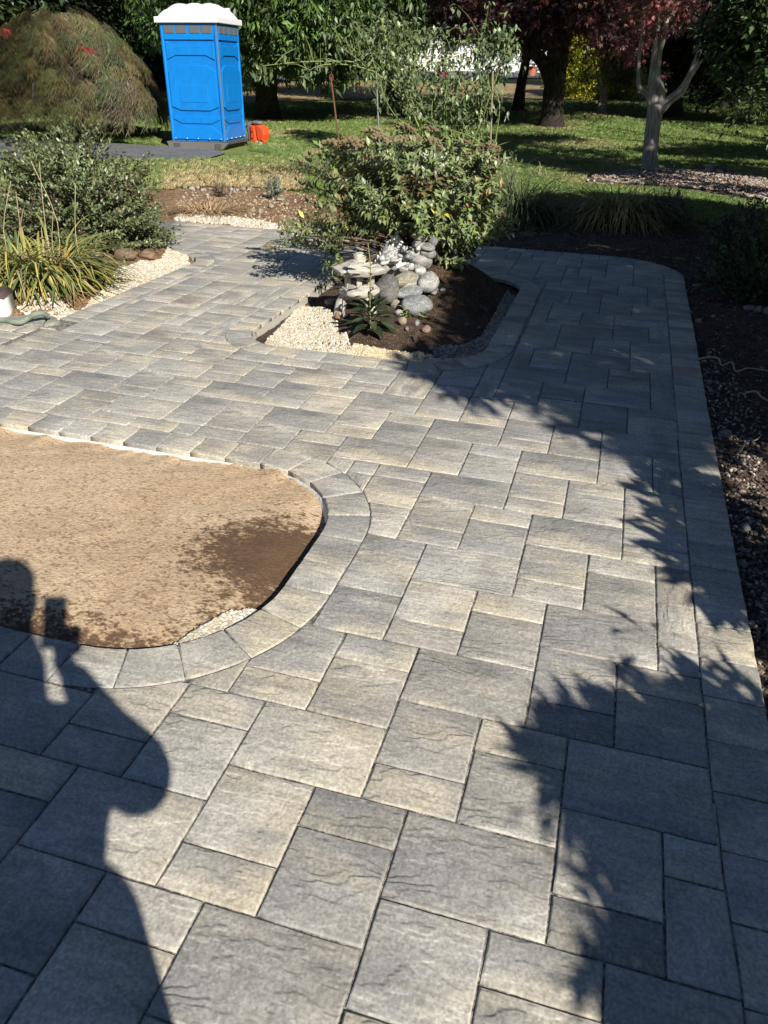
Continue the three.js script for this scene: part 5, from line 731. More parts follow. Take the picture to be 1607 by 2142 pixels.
small('sage_plant', 'small grey green sage plant on the soil patch', 'plant', 572, 412, 0.15, 0.28, { cols: [[0.2, 0.24, 0.18], [0.27, 0.31, 0.24]] }, backY);
small('twiggy_plant', 'small bare twiggy plant left on the soil patch', 'plant', 461, 407, 0.14, 0.2, { n: 60, leaves: 6, cols: [[0.12, 0.1, 0.07]], stemR: 0.003 }, backY);
small('lavender_plant', 'dark grey tufted plant right of the gold grass', 'plant', 1386, 470, 0.34, 0.42, { n: 150, leaves: 34, cols: [[0.06, 0.085, 0.06], [0.08, 0.11, 0.075]] });
small('low_shrub', 'low dark green shrub in the bark at the right edge', 'shrub', 1588, 612, 0.5, 0.62, { n: 150, leaves: 40, leaf: oval, size: [0.03, 0.05], cols: [[0.05, 0.09, 0.03], [0.08, 0.13, 0.04], [0.04, 0.07, 0.025]] }, mulchY);
small('low_shrub', 'brownish leggy shrub above the dark shrub at the right', 'shrub', 1570, 530, 0.5, 0.55, { n: 130, leaves: 26, leaf: oval, size: [0.03, 0.05], cols: [[0.06, 0.055, 0.04], [0.1, 0.12, 0.06]] });
small('low_shrub', 'small shrub with pale speckled leaves by the shaded stones', 'shrub', 1545, 505, 0.42, 0.3, { n: 90, leaves: 30, leaf: oval, size: [0.025, 0.045], cols: [[0.16, 0.17, 0.11], [0.06, 0.09, 0.04]] });
small('daisy_stems', 'pale seedy stems at the right edge of the shrub', 'plant', 1062, 420, 0.25, 0.62, { n: 60, leaves: 14, cols: [[0.28, 0.32, 0.2], [0.2, 0.24, 0.14]], stemMat: stemG });

// ---------------------------------------------------------------- trees
// the pale maple's trunk stands in the sun: crowns keep thin on its sunny side
const SUNNY = [0.5, 0.9, 1.3, 1.7, 2.1, 2.5].flatMap(h => { const b = at0(1360, 356); return [V3(b.x, b.y + h, b.z), V3(b.x + (h > 1.5 ? (h - 1.3) * 0.6 : 0), b.y + h, b.z)]; });
for (const q of [[1260, 369], [1300, 368], [1340, 362], [1380, 372], [1420, 368], [1460, 376], [1500, 366], [1540, 378], [1590, 384], [1440, 392], [1500, 398], [1560, 408], [1600, 416]]) SUNNY.push(G(q[0], q[1], 0.05));   // and so does its stone edged bed
const shades = p => SUNNY.some(s => { const v = p.clone().sub(s), t = v.dot(SUN); return t > 0.25 && v.lengthSq() - t * t < 0.12; });
function tree(name, label, pos, woods, crown, o) {                    // woods: [points (local), radii, sides]; crown: [x, y, z, rx, ry, rz, n]
  const t = thing(name, label, o.cat || 'tree', pos, 0, o.group);
  mesh('trunk', merge(woods.map(([p, r, s]) => { const P = curve(p, p.length * 4), n = P.length; return tube(P, P.map((_, i) => { const f = i / (n - 1) * (r.length - 1), a = Math.floor(f); return lerp(r[a], r[Math.min(a + 1, r.length - 1)], f - a); }), s || 9, 1.5); })), o.bark || barkDark, t);
  const L = []; for (const [x, y, z, rx, ry, rz, n] of crown) { const ph = rr(0, 50); for (let k = 0, g = 0; k < n && g < n * 6; g++) { const d = rndDir(), q = Math.pow(R(), 0.42), p = V3(x + d.x * rx * q, y + d.y * ry * q, z + d.z * rz * q); if (n2(p.x * o.gap + ph, p.y * o.gap * 1.3 + p.z * o.gap * 0.7 + ph) < (o.hole ?? 0.4)) continue; k++; if (R() < 0.88 && shades(p.clone().add(pos))) continue; L.push({ m: M4(p, rr(-0.6, 0.6), rr(0, 6.28), rr(-0.6, 0.6), rr(o.size[0], o.size[1])), c: pick(o.cols, 0.3) }); } }
  inst('crown', o.leaf || clO, o.mat || LM, L, t, 'stuff'); return t;
}
seedR(301);
const GREEN = [[0.05, 0.09, 0.025], [0.07, 0.12, 0.03], [0.035, 0.065, 0.02]], DARKG = [[0.022, 0.042, 0.014], [0.03, 0.052, 0.018], [0.016, 0.03, 0.012]], PURP = [[0.05, 0.016, 0.018], [0.03, 0.011, 0.014], [0.07, 0.022, 0.025], [0.02, 0.012, 0.012]];
const L3 = (px, py, D, o) => atDist(px, py, D).sub(o);
{ // shade tree left of the middle, its trunk next to the toilet
  const b = at0(562, 250), D = Math.hypot(b.x, b.z), l = (x, y, dz = 0) => L3(x, y, D + dz, b);
  tree('shade_tree', 'large leafy tree with forked trunk right of the blue toilet', b, [[[V3(0, -0.1, 0), l(558, 200), l(560, 150), l(566, 110), l(580, 40), l(590, -60)], [0.42, 0.30, 0.27, 0.26, 0.2, 0.12], 12], [[l(558, 150), l(535, 110), l(518, 60), l(500, -60)], [0.22, 0.2, 0.17, 0.1], 10], [[l(545, 130), l(520, 142), l(500, 150)], [0.06, 0.04, 0.02], 6]],
    [[...l(590, -40).toArray(), 4.2, 2.6, 4.2, 2600], [...l(640, 40, -1).toArray(), 1.6, 1.4, 1.4, 700], [...l(600, 20, -2.2).toArray(), 2.2, 1.0, 1.2, 800], [...l(530, -140).toArray(), 4.5, 2.6, 4.5, 1500], [...l(620, 105, -2).toArray(), 0.5, 0.35, 0.5, 90]], { gap: 0.9, hole: 0.42, size: [0.3, 0.55], cols: [...GREEN, [0.11, 0.2, 0.04]], leaf: clS });
}
{ const b = at0(822, 212), D = Math.hypot(b.x, b.z), l = (x, y, dz = 0) => L3(x, y, D + dz, b);
  tree('thin_tree', 'thin dark trunked tree behind the climbing rose', b, [[[V3(0, -0.1, 0), l(818, 170), l(822, 120), l(830, 40), l(835, -80)], [0.24, 0.17, 0.16, 0.13, 0.1], 9]], [[...l(835, -20).toArray(), 3.4, 1.9, 3, 1400], [...l(740, 20).toArray(), 2.2, 1.2, 2, 700], [...l(790, 70, -1.5).toArray(), 1.0, 0.5, 1, 200]], { gap: 0.9, hole: 0.42, size: [0.3, 0.6], cols: [...DARKG, ...GREEN] }); }
{ const b = at0(1083, 232), D = Math.hypot(b.x, b.z), l = (x, y, dz = 0) => L3(x, y, D + dz, b);
  tree('leaning_tree', 'dark tree with leaning trunk left of the thick purple tree', b, [[[V3(0, -0.1, 0), l(1090, 180), l(1100, 120), l(1095, 60), l(1080, -60)], [0.24, 0.17, 0.15, 0.13, 0.1], 9]], [[...l(1050, -10).toArray(), 3.2, 1.6, 3, 1300], [...l(960, 10).toArray(), 1.8, 1.1, 2, 600]], { gap: 0.9, hole: 0.42, size: [0.3, 0.5], cols: PURP, leaf: clStar }); }
{ // thick trunked purple maple
  const b = at0(1152, 266), D = Math.hypot(b.x, b.z), l = (x, y, dz = 0) => L3(x, y, D + dz, b);
  tree('purple_maple', 'thick trunked dark purple maple on the middle lawn', b, [[[V3(0, -0.1, 0), l(1155, 240), l(1160, 180), l(1168, 110), l(1190, 40), l(1220, -60)], [0.46, 0.31, 0.29, 0.3, 0.2, 0.14], 12], [[l(1152, 170), l(1135, 130), l(1112, 105), l(1085, 70), l(1070, 0)], [0.2, 0.18, 0.16, 0.13, 0.08], 9], [[l(1168, 110), l(1160, 60), l(1150, -40)], [0.2, 0.17, 0.1], 9]],
    [[...l(1170, -50).toArray(), 4.4, 2.0, 4, 2600], [...l(1260, 0, -1.5).toArray(), 1.7, 0.9, 1.6, 700], [...l(1060, 20, -1).toArray(), 1.9, 1.0, 1.6, 900], [...l(1150, 35, -1.8).toArray(), 1.5, 0.7, 1.2, 700], [...l(1300, -50).toArray(), 3.5, 1.4, 3.5, 1200]], { gap: 0.9, hole: 0.38, size: [0.28, 0.5], cols: [...PURP, [0.11, 0.03, 0.034]], leaf: clStar });
}
{ // pale trunked maple in the stone edged bed
  const b = at0(1360, 356), D = Math.hypot(b.x, b.z), l = (x, y, dz = 0) => L3(x, y, D + dz, b), k = depthOf(b) / FPX * 0.86;
  tree('pale_trunked_maple', 'pale grey trunked maple with red leaves in the stone edged bed', b, [[[V3(0, -0.05, 0), l(1359, 345), l(1362, 300), l(1368, 250), l(1372, 222)], [26 * k, 19 * k, 17.5 * k, 17 * k, 19 * k], 14], [[l(1368, 235), l(1357, 200), l(1352, 194), l(1338, 182), l(1336, 160), l(1338, 110), l(1346, 60), l(1344, -20)], [11 * k, 9 * k, 8.5 * k, 6 * k, 4.5 * k, 4.5 * k, 4 * k, 2 * k], 9], [[l(1372, 230), l(1366, 190), l(1368, 140), l(1374, 80), l(1378, 30), l(1382, -40)], [14 * k, 12 * k, 9 * k, 6 * k, 5 * k, 3 * k], 10], [[l(1376, 230), l(1384, 200), l(1375, 160), l(1380, 110), l(1392, 60), l(1398, 0), l(1404, -60)], [12 * k, 10 * k, 8 * k, 6 * k, 5.5 * k, 5 * k, 3 * k], 9], [[l(1376, 235), l(1398, 212), l(1425, 190), l(1442, 160), l(1462, 110), l(1478, 50), l(1490, -20)], [12 * k, 11.5 * k, 10 * k, 7 * k, 6 * k, 5 * k, 4 * k], 9], [[l(1360, 20), l(1350, 0), l(1340, -30)], [3 * k, 3 * k, 2 * k], 6], [[l(1442, 165), l(1480, 105), l(1510, 65)], [5 * k, 3.5 * k, 2 * k], 7]],
    [[...l(1330, -90, 1.5).toArray(), 2.6, 0.9, 2.0, 300], [...l(1500, 15, -0.3).toArray(), 0.42, 0.32, 0.5, 110], [...l(1440, 25, -0.2).toArray(), 0.5, 0.32, 0.5, 110], [...l(1330, 90, 0.4).toArray(), 0.35, 0.28, 0.4, 60], [...l(1365, 65, -0.3).toArray(), 0.2, 0.14, 0.2, 16], [...l(1290, 10, 0.3).toArray(), 0.8, 0.4, 0.8, 120], [...l(1400, -30, 0.4).toArray(), 1.6, 0.4, 0.8, 80], [...l(1395, 150, 0.3).toArray(), 0.12, 0.06, 0.12, 8]], { gap: 1.2, hole: 0.36, size: [0.16, 0.3], cols: [[0.16, 0.055, 0.045], [0.22, 0.06, 0.055], [0.11, 0.05, 0.035], [0.32, 0.07, 0.07], [0.13, 0.07, 0.045]], leaf: clStar, bark: barkPale });
}
{ const b = at0(1408, 246), D = Math.hypot(b.x, b.z), l = (x, y, dz = 0) => L3(x, y, D + dz, b);
  tree('dark_tree', 'dark tree directly behind the pale trunked maple', b, [[[V3(0, -0.1, 0), l(1410, 200), l(1420, 120), l(1430, 40), l(1440, -60)], [0.36, 0.25, 0.22, 0.2, 0.12], 9]], [[...l(1440, 40).toArray(), 2.6, 1.8, 2, 1300], [...l(1430, 110).toArray(), 1.3, 0.9, 1, 420], [...l(1480, 130, 1).toArray(), 1.8, 1.2, 1, 600], [...l(1460, -80).toArray(), 5, 2, 4, 1200]], { gap: 0.8, hole: 0.36, size: [0.3, 0.6], cols: DARKG }); }
{ // multi stemmed little tree
  const b = at0(1258, 238), D = Math.hypot(b.x, b.z), l = (x, y, dz = 0) => L3(x, y, D + dz, b);
  tree('multi_stem_shrub', 'small many stemmed tree in front of the yellow conifer', b, [[[V3(-0.1, -0.05, 0), l(1254, 215), l(1262, 180), l(1255, 130)], [0.07, 0.06, 0.045, 0.02], 7], [[V3(0.08, -0.05, 0), l(1266, 210), l(1270, 170), l(1285, 120)], [0.07, 0.06, 0.045, 0.02], 7], [[V3(0, -0.05, 0.05), l(1262, 200), l(1275, 150), l(1310, 110)], [0.05, 0.05, 0.035, 0.02], 7], [[V3(-0.05, -0.05, 0.05), l(1256, 205), l(1250, 160), l(1240, 120)], [0.05, 0.05, 0.035, 0.02], 7]], [[...l(1275, 130).toArray(), 1.05, 0.95, 0.9, 420], [...l(1300, 150).toArray(), 0.8, 0.7, 0.7, 160]], { gap: 1.4, hole: 0.45, size: [0.12, 0.26], cols: [[0.07, 0.075, 0.02], [0.06, 0.04, 0.025], [0.12, 0.14, 0.03], [0.04, 0.04, 0.02]], cat: 'small tree', bark: barkPale });
}
{ const b = at0(1225, 203), D = Math.hypot(b.x, b.z), l = (x, y, dz = 0) => L3(x, y, D + dz, b);
  tree('golden_conifer', 'bright yellow green conifer glowing in the sun', b, [[[V3(0, -0.05, 0), V3(0, 1, 0), V3(0, 2.2, 0)], [0.12, 0.08, 0.03], 7]], [[...l(1215, 175).toArray(), 1.5, 0.8, 1.2, 1100], [...l(1222, 130).toArray(), 1.2, 1.1, 1.0, 1000], [...l(1212, 100).toArray(), 0.7, 0.7, 0.7, 350], [...l(1280, 165, 0.8).toArray(), 1.5, 1.2, 1.0, 800]], { gap: 1.8, hole: 0.33, size: [0.3, 0.55], cols: [[0.42, 0.42, 0.03], [0.34, 0.37, 0.03], [0.5, 0.46, 0.05], [0.22, 0.27, 0.03]], leaf: clF, cat: 'conifer', bark: barkBrown }); }
{ // big leafy shrub leaning into the frame at the top right
  const b = at0(1790, 430), D = Math.hypot(b.x, b.z), l = (x, y, dz = 0) => L3(x, y, D + dz, b);
  tree('tall_shrub', 'tall broad leaved shrub hanging in at the top right corner', b, [[[V3(0, -0.05, 0), l(1770, 300), l(1720, 150), l(1680, 20)], [0.08, 0.07, 0.05, 0.03], 7], [[V3(0.1, -0.05, 0), l(1760, 250), l(1660, 160), l(1600, 150)], [0.06, 0.05, 0.03, 0.015], 6]], [[...l(1705, 90).toArray(), 1.1, 1.5, 1.1, 1300], [...l(1590, 120, 0.3).toArray(), 0.5, 0.75, 0.5, 420], [...l(1585, 225, 0.1).toArray(), 0.16, 0.2, 0.2, 50], [...l(1570, 20, 0.5).toArray(), 0.6, 0.7, 0.6, 380]], { gap: 1.6, hole: 0.36, size: [0.22, 0.4], cols: [[0.05, 0.09, 0.03], [0.07, 0.12, 0.04], [0.035, 0.06, 0.02]], cat: 'shrub', bark: barkBrown });
}
// the trees that close the view, each on its own trunk
seedR(331);
[[-140, 262, 24, 'dense green tree left of the weeping maple', GREEN, 150, -40], [60, 220, 30, 'dark green tree rising behind the weeping maple', DARKG, 120, -30], [235, 215, 31, 'mid green tree between weeping maple and toilet', GREEN, 90, -50], [410, 200, 34, 'leafy tree standing straight behind the blue toilet', [...GREEN, [0.09, 0.15, 0.04]], 90, -60], [300, 208, 42, 'dark tree in the second row behind the toilet', DARKG, 110, -40], [500, 190, 40, 'shadowy tree behind the forked trunk', DARKG, 100, -40], [650, 170, 52, 'distant tree on the far lawn beyond the road', [...DARKG, [0.09, 0.15, 0.03]], 80, -40], [745, 160, 56, 'distant dark tree left of the white house', DARKG, 90, -30], [1330, 175, 44, 'tree beyond the yellow conifer', DARKG, 120, -50], [1520, 200, 36, 'dark tree at the right of the far lawn', DARKG, 140, -50], [1640, 230, 28, 'dark tree at the right edge behind the tall shrub', DARKG, 150, -20], [870, 140, 68, 'tall tree rising behind the white house', [...DARKG, ...GREEN], 30, -40], [1100, 138, 70, 'tree behind the right end of the white house', DARKG, 30, -40]].forEach(([px, gy, D, label, cols, low, hi]) => {
  const b0 = atDist(px, gy, D), b = V3(b0.x, landY(b0.x, b0.z), b0.z), l = (x, y) => L3(x, y, D, b), w = 0.055 * D;
  tree('background_tree', label, b, [[[V3(0, -0.1, 0), V3(rr(-0.2, 0.2), 1.5, 0), V3(rr(-0.4, 0.4), 3.5, 0), V3(0, 6, 0)], [0.3, 0.22, 0.18, 0.1], 8]], [[...l(px, hi).toArray(), w * 1.5, w * 0.8, w, 1300], [...l(px - 40, (low + hi) / 2).toArray(), w * 0.9, w * 0.7, w * 0.8, 800], [...l(px + 55, (low + hi) / 2 + 6).toArray(), w * 0.9, w * 0.65, w * 0.8, 800]], { gap: 0.55, hole: 0.36, size: [0.4, 0.85], cols });
});
{ // far wood that closes the horizon, and the undergrowth at its foot
  const L = [], sc = []; seedR(341); for (let k = 0; k < 15000; k++) { const a = rr(-1.15, 0.75), D = rr(78, 105), x = Math.sin(a) * D, z = -Math.cos(a) * D; L.push({ m: M4(V3(x, landY(x, z) + rr(0, 15), z), rr(-1, 1), rr(0, 6), rr(-1, 1), rr(1.2, 2.6)), c: pick(DARKG, 0.4) }); }
  for (let k = 0; k < 9000; k++) { const px = rr(-300, 850), D = px < 500 ? rr(36, 50) : rr(58, 70), p = atDist(px, 150, D); if (px > 560 && px < 780 && D < 60 && R() < 0.4) continue; L.push({ m: M4(V3(p.x, landY(p.x, p.z) + Math.pow(R(), 1.5) * 3.2, p.z), rr(-1, 1), rr(0, 6), rr(-1, 1), rr(0.4, 1.0)), c: pick(R() < 0.3 ? GREEN : DARKG, 0.4) }); }
  for (let k = 0; k < 6000; k++) { const px = rr(1130, 1900), D = rr(46, 60), p = atDist(px, 150, D); if (px < 1260 && R() < 0.8) continue; L.push({ m: M4(V3(p.x, landY(p.x, p.z) + Math.pow(R(), 1.4) * 4.5, p.z), rr(-1, 1), rr(0, 6), rr(-1, 1), rr(0.4, 1.0)), c: pick(DARKG, 0.4) }); }
  const o = inst('far_wood', clO, LM, L, scene, 'stuff'); o.userData.label = 'dark far wood and undergrowth closing the view'; o.userData.category = 'wood';
}
// ---------------------------------------------------------------- trees and shrubs to the right of the frame, known by the shade they throw
function shader(name, label, base, parts, o) {         // parts: [photograph polygon of the shaded ground, lowest, highest, count, hole]
  const t = thing(name, label, o.cat || 'tree', V3(base[0], landY(base[0], base[1]) - 0.02, base[1])), L = [], mid = V3(), wood = [];
  for (const [poly, h0, h1, n, hole] of parts) {
    const P = poly.map(q => { const g = G(q[0], q[1]); return [g.x, g.z]; }); let a = 1e9, b = -1e9, c = 1e9, d = -1e9; for (const [x, z] of P) { a = Math.min(a, x); b = Math.max(b, x); c = Math.min(c, z); d = Math.max(d, z); }
    let k = 0, g = 0; const sum = V3(), pts = []; while (k < n && g++ < n * 60) { const x = rr(a, b), z = rr(c, d); if (!inside(P, x, z) || n2(x * o.freq + 11, z * o.freq + 5) < hole) continue; const h = rr(h0, h1), p = V3(x, landY(x, z) + 0.04, z).addScaledVector(SUN, h / SUN.y); if (inFrame(p, 130) || (R() < 0.9 && shades(p))) continue; k++; sum.add(p); if (k % Math.ceil(n / 10) === 0) pts.push(p.clone()); L.push({ m: M4(p.sub(t.position), rr(-0.9, 0.9), rr(0, 6.28), rr(-0.9, 0.9), rr(o.size[0], o.size[1])), c: pick(GREEN, 0.3) }); }
    if (k) { sum.multiplyScalar(1 / k).sub(t.position); const fork = V3(sum.x * 0.5, Math.min(sum.y * 0.55, sum.y - 0.2), sum.z * 0.5); wood.push([[V3(0, -0.1, 0), fork.clone().multiplyScalar(0.5).add(V3(0, 0.1, 0)), fork], [o.r, o.r * 0.7, o.r * 0.5], 8]); for (const p of pts) { const e = p.sub(t.position), m = fork.clone().lerp(e, 0.5).add(V3(0, 0.1, 0)); wood.push([[fork, m, e], [o.r * 0.35, o.r * 0.2, 0.004], 5]); } }
  }
  mesh('trunk', merge(wood.map(([p, r, s]) => { const P = curve(p, 8); return tube(P, P.map((_, i) => lerp(r[0], r[r.length - 1], i / (P.length - 1))), s); })), barkBrown, t);
  inst('crown', o.leaf, LM, L, t, 'stuff'); return t;
}
seedR(351);
shader('shade_giving_tree', 'broad tree right of the path, outside the frame, shading its upper part', [4.6, -2.4], [
  [[[872, 766], [985, 838], [1090, 855], [1190, 876], [1250, 926], [1320, 972], [1395, 994], [1440, 965], [1520, 935], [1607, 925], [1900, 900], [1900, 450], [1607, 446], [1480, 424], [1180, 402], [1110, 424], [1050, 470], [975, 555], [940, 600], [935, 650], [960, 690], [930, 725]], 2.0, 4.4, 9000, 0.2]], { freq: 3.1, size: [0.2, 0.36], leaf: clO, r: 0.16 });
shader('sumac_shrub', 'feathery leaved shrub at the right, outside the frame, throwing leafy shade on the path', [2.6, 0.4], [
  [[[1388, 1000], [1440, 985], [1500, 1020], [1560, 1090], [1640, 1290], [1540, 1262], [1470, 1215], [1420, 1175], [1385, 1110], [1400, 1060], [1370, 1030]], 1.0, 1.4, 210, 0.34],
  [[[1460, 1120], [1640, 1150], [1800, 1300], [1800, 1500], [1640, 1300], [1540, 1240]], 1.0, 1.4, 110, 0.34],
  [[[1380, 1330], [1420, 1360], [1500, 1400], [1600, 1450], [1607, 1500], [1480, 1470], [1420, 1440], [1330, 1440], [1290, 1420]], 0.9, 1.2, 14, 0.5]], { freq: 6, size: [0.17, 0.3], leaf: clL, r: 0.03, cat: 'shrub' });
shader('sumac_shrub', 'dense shrub behind the camera at the right, outside the frame, shading the lower corner', [2.4, 2.6], [
  [[[1150, 1478], [1220, 1515], [1215, 1570], [1180, 1640], [1230, 1690], [1225, 1790], [1275, 1870], [1340, 1895], [1310, 1960], [1380, 2100], [1400, 2300], [1400, 2140], [1420, 1900], [1480, 1700], [1460, 1520], [1400, 1480], [1260, 1480]], 1.0, 1.5, 210, 0.5],
  [[[1360, 1490], [1480, 1480], [1700, 1560], [2000, 1700], [2000, 2500], [1400, 2500], [1370, 2142], [1330, 1950], [1350, 1890], [1270, 1800], [1270, 1640], [1340, 1560]], 1.0, 1.8, 760, 0.32]], { freq: 9, size: [0.17, 0.3], leaf: clL, r: 0.04, cat: 'shrub' });
shader('tall_shade_tree', 'tall tree to the right of the lawn, outside the frame, banding it with shade', [17, -8], [
  [[[955, 296], [1120, 302], [1300, 320], [1420, 308], [1607, 306], [1900, 300], [1900, 376], [1607, 368], [1400, 346], [1230, 354], [1080, 346], [960, 325]], 4, 7, 1150, 0.42],
  [[[520, 206], [1000, 214], [1380, 216], [1380, 232], [1100, 240], [1040, 262], [860, 268], [700, 246], [600, 240]], 6, 11, 1300, 0.36], [[[1420, 216], [1900, 210], [1900, 286], [1500, 268], [1420, 258]], 6, 11, 700, 0.34], [[[590, 262], [700, 262], [860, 286], [1000, 284], [1180, 286], [1180, 296], [900, 300], [860, 322], [700, 312], [640, 290]], 5, 9, 420, 0.46],
  [[[-100, 208], [330, 212], [330, 240], [-100, 244]], 5, 9, 0, 0.4]], { freq: 0.8, size: [0.55, 0.95], leaf: clO, r: 0.3 });
shader('second_shade_tree', 'second tall tree right of the lawn, outside the frame, darkening the far trees', [22, -16], [
  [[[1400, 180], [1900, 186], [1900, 215], [1420, 216]], 3, 13, 1500, 0.28]], { freq: 0.6, size: [0.6, 1.1], leaf: clO, r: 0.3 });

// ---------------------------------------------------------------- the person taking the photograph (behind the camera)
{
  const f = V3(-Math.sin(YAW), 0, -Math.cos(YAW)), rt = V3(Math.cos(YAW), 0, -Math.sin(YAW)), fw = V3(0, 0, -1).applyMatrix4(camM), up = V3(0, 1, 0).applyMatrix4(camM), cr = V3(1, 0, 0).applyMatrix4(camM), up0 = up, cr0 = cr, fw0 = fw;
  const person = thing('person', 'person in dark shirt, cap and trousers behind the camera, holding up a phone', 'person', null), eye = camera.position;
  const phoneC = eye.clone().addScaledVector(fw, -0.013).addScaledVector(up, -0.058).addScaledVector(cr, -0.018);
  const b = (r, y, fo) => V3(0, y, 0).addScaledVector(rt, 0.04 + r).addScaledVector(f, fo - 0.42);
  const J = { pel: b(-0.03, 0.98, -0.02), wa: b(-0.02, 1.17, 0), ch: b(-0.02, 1.27, -0.02), ne: b(0, 1.5, 0.03), hd: b(-0.06, 1.67, 0.1), sR: b(0.18, 1.36, -0.01), sL: b(-0.19, 1.39, 0), eR: b(0.135, 1.09, 0.235), eL: b(-0.26, 1.12, -0.02), hR: b(0.08, 0.97, -0.01), hL: b(-0.1, 0.97, -0.01), kR: b(0.12, 0.5, 0.02), kL: b(-0.12, 0.5, 0.02), aR: b(0.13, 0.08, 0), aL: b(-0.13, 0.08, 0), tR: b(0.16, 0.035, 0.17), tL: b(-0.16, 0.035, 0.17) };
  J.wR = phoneC.clone().addScaledVector(up, -0.1).addScaledVector(cr, 0.045).addScaledVector(fw, -0.05); J.wL = b(-0.27, 0.88, 0.05);
  const cap = (p, a, b, ra, rb) => { const ab = b.clone().sub(a), t = clamp(p.clone().sub(a).dot(ab) / ab.lengthSq(), 0, 1); return p.distanceTo(a.clone().addScaledVector(ab, t)) - lerp(ra, rb, t); };
  function blob(bones, center, half, res, k) { const mc = new MarchingCubes(res, new THREE.MeshStandardMaterial(), false, false, 300000), p = V3(); let q = 0; for (let z = 0; z < res; z++) for (let y = 0; y < res; y++) for (let x = 0; x < res; x++) { p.set(center.x + (x / (res / 2) - 1) * half, center.y + (y / (res / 2) - 1) * half, center.z + (z / (res / 2) - 1) * half); let s = 0; for (const e of bones) s += Math.exp(-k * cap(p, e[0], e[1], e[2], e[3])); mc.field[q++] = Math.log(Math.max(s, 1e-30)) / k; } mc.isolation = 0; mc.update(); const n = mc.count, g = new THREE.BufferGeometry(); g.setAttribute('position', new THREE.Float32BufferAttribute(Array.from(mc.positionArray.slice(0, n * 3)).map((v, i) => center.getComponent(i % 3) + v * half), 3)); g.setAttribute('normal', new THREE.Float32BufferAttribute(Array.from(mc.normalArray.slice(0, n * 3)), 3)); return g; }
  const mid = V3(0.14, 0.93, 0.36), skin = std({ color: lin(0.5, 0.33, 0.25), roughness: 0.6 }), cloth = (r, g, bb) => std({ color: lin(r, g, bb), roughness: 0.95 });
  const head = [[J.hd.clone().add(V3(0, 0.03, 0)).addScaledVector(f, -0.02), J.hd.clone().addScaledVector(f, 0.02), 0.088, 0.08], [J.hd.clone().addScaledVector(f, 0.04).add(V3(0, -0.06, 0)), J.hd.clone().addScaledVector(f, 0.06).add(V3(0, -0.08, 0)), 0.05, 0.035], [J.hd.clone().addScaledVector(f, 0.095).add(V3(0, 0.01, 0)), J.hd.clone().addScaledVector(f, 0.115).add(V3(0, -0.025, 0)), 0.008, 0.014], [J.hd.clone().addScaledVector(rt, 0.085).add(V3(0, -0.02, 0)), J.hd.clone().addScaledVector(rt, 0.09).add(V3(0, 0.02, 0)), 0.012, 0.016], [J.hd.clone().addScaledVector(rt, -0.085).add(V3(0, -0.02, 0)), J.hd.clone().addScaledVector(rt, -0.09).add(V3(0, 0.02, 0)), 0.012, 0.016]];
  const arms = [[J.sR, J.eR, 0.052, 0.042], [J.eR, J.wR, 0.042, 0.028], [J.sL, J.eL, 0.052, 0.042], [J.eL, J.wL, 0.042, 0.028]];
  const body = blob([...arms, ...head, [J.ne, J.hd, 0.055, 0.055], [J.ch, J.ne, 0.1, 0.06], [J.pel, J.ch, 0.13, 0.14], [J.hR, J.kR, 0.08, 0.055], [J.kR, J.aR, 0.055, 0.035], [J.hL, J.kL, 0.08, 0.055], [J.kL, J.aL, 0.055, 0.035]], mid, 0.95, 92, 60);
  const hands = []; for (const [w, s, up, cr, fw] of [[J.wR, 1, up0, cr0, fw0], [J.wL, -1, V3(0, -1, 0), f.clone(), rt.clone()]]) { const palm = w.clone().addScaledVector(up, 0.05).addScaledVector(cr, 0.004 * s), bn = [[w, palm, 0.024, 0.03], [palm, palm.clone().addScaledVector(cr, -0.018 * s), 0.026, 0.022]]; for (let k = 0; k < 4; k++) { const r0 = palm.clone().addScaledVector(up, 0.03 - 0.018 * k).addScaledVector(cr, 0.018 * s), r1 = r0.clone().addScaledVector(cr, 0.012 * s).addScaledVector(fw, 0.022), ln = [0.02, 0.024, 0.022, 0.016][k]; bn.push([r0, r1, 0.0095, 0.0085], [r1, r1.clone().addScaledVector(cr, -ln * s).addScaledVector(fw, 0.006), 0.0085, 0.0075]); } const th = palm.clone().addScaledVector(cr, -0.02 * s).addScaledVector(up, 0.01); bn.push([th, th.clone().addScaledVector(up, 0.03).addScaledVector(fw, 0.012), 0.012, 0.01], [th.clone().addScaledVector(up, 0.03).addScaledVector(fw, 0.012), th.clone().addScaledVector(up, 0.052).addScaledVector(fw, 0.02), 0.01, 0.008]); hands.push(blob(bn, palm, 0.11, 60, 320)); }
  const ev = [1, -1].map(s => new THREE.SphereGeometry(0.012, 10, 8).translate(...J.hd.clone().addScaledVector(rt, 0.033 * s).addScaledVector(f, 0.088).add(V3(0, 0.012, 0)).toArray()));
  mesh('body', mergeGeometries([body, ...hands]), skin, person); ev.forEach(g => mesh('eye', g, plastic(0.1, 0.07, 0.05, 0.2), person));
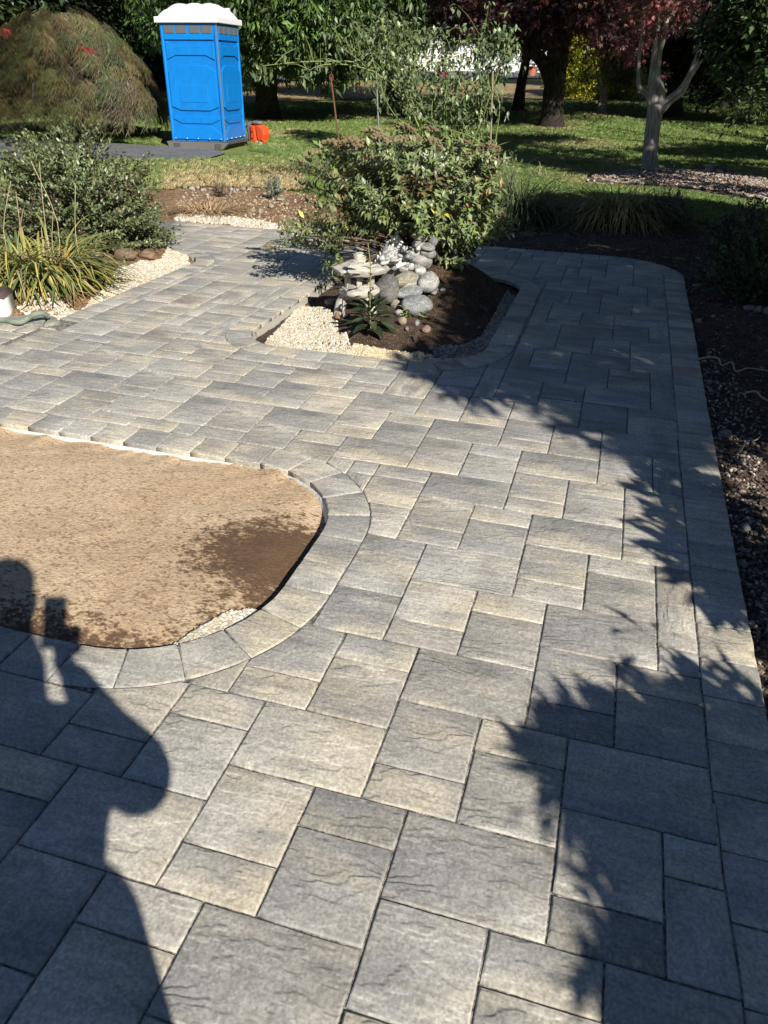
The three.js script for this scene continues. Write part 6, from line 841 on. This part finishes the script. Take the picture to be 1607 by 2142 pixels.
  mesh('shirt', blob([[J.wa, J.ch, 0.165, 0.15], [J.pel, J.wa, 0.145, 0.15], [J.ch, J.sR, 0.11, 0.07], [J.ch, J.sL, 0.12, 0.075], [J.sR, J.sR.clone().lerp(J.eR, 0.95), 0.075, 0.07], [J.eR, J.eR.clone().lerp(J.wR, 0.8), 0.066, 0.04], [J.sL, J.sL.clone().lerp(J.eL, 0.95), 0.08, 0.085]], mid, 0.95, 92, 50), cloth(0.04, 0.05, 0.08), person);
  mesh('trousers', blob([[J.pel.clone().add(V3(0, 0.03, 0)), J.pel, 0.13, 0.13], [J.hR, J.kR, 0.105, 0.082], [J.kR, J.aR, 0.082, 0.07], [J.hL, J.kL, 0.105, 0.082], [J.kL, J.aL, 0.082, 0.07]], mid, 0.95, 92, 60), cloth(0.05, 0.05, 0.055), person);
  mesh('shoes', blob([[J.aR.clone().setY(0.06), J.tR.clone().setY(0.045), 0.055, 0.045], [J.aL.clone().setY(0.06), J.tL.clone().setY(0.045), 0.055, 0.045]], V3(0.18, 0.1, 0.36), 0.42, 64, 80), cloth(0.1, 0.08, 0.06), person);
  mesh('cap', blob([[J.hd.clone().add(V3(0, 0.05, 0)).addScaledVector(f, -0.02), J.hd.clone().add(V3(0, 0.055, 0)).addScaledVector(f, 0.02), 0.1, 0.092], [J.hd.clone().add(V3(0, 0.05, 0)).addScaledVector(f, 0.09), J.hd.clone().add(V3(0, 0.035, 0)).addScaledVector(f, 0.14), 0.03, 0.02]], J.hd, 0.25, 60, 70), cloth(0.03, 0.03, 0.035), person);
  const ph = thing('mobile_phone', 'dark mobile phone held up at the camera position', 'phone', phoneC); ph.quaternion.setFromRotationMatrix(camM);
  mesh('phone_body', new THREE.ExtrudeGeometry((() => { const s = new THREE.Shape(), w = 0.036, h = 0.0735, r = 0.01; s.moveTo(-w + r, -h); s.lineTo(w - r, -h); s.quadraticCurveTo(w, -h, w, -h + r); s.lineTo(w, h - r); s.quadraticCurveTo(w, h, w - r, h); s.lineTo(-w + r, h); s.quadraticCurveTo(-w, h, -w, h - r); s.lineTo(-w, -h + r); s.quadraticCurveTo(-w, -h, -w + r, -h); return s; })(), { depth: 0.006, bevelEnabled: true, bevelSize: 0.001, bevelThickness: 0.001, bevelSegments: 2 }).translate(0, 0, -0.003), plastic(0.03, 0.03, 0.035, 0.3), ph);
}
renderer.render(scene, camera);
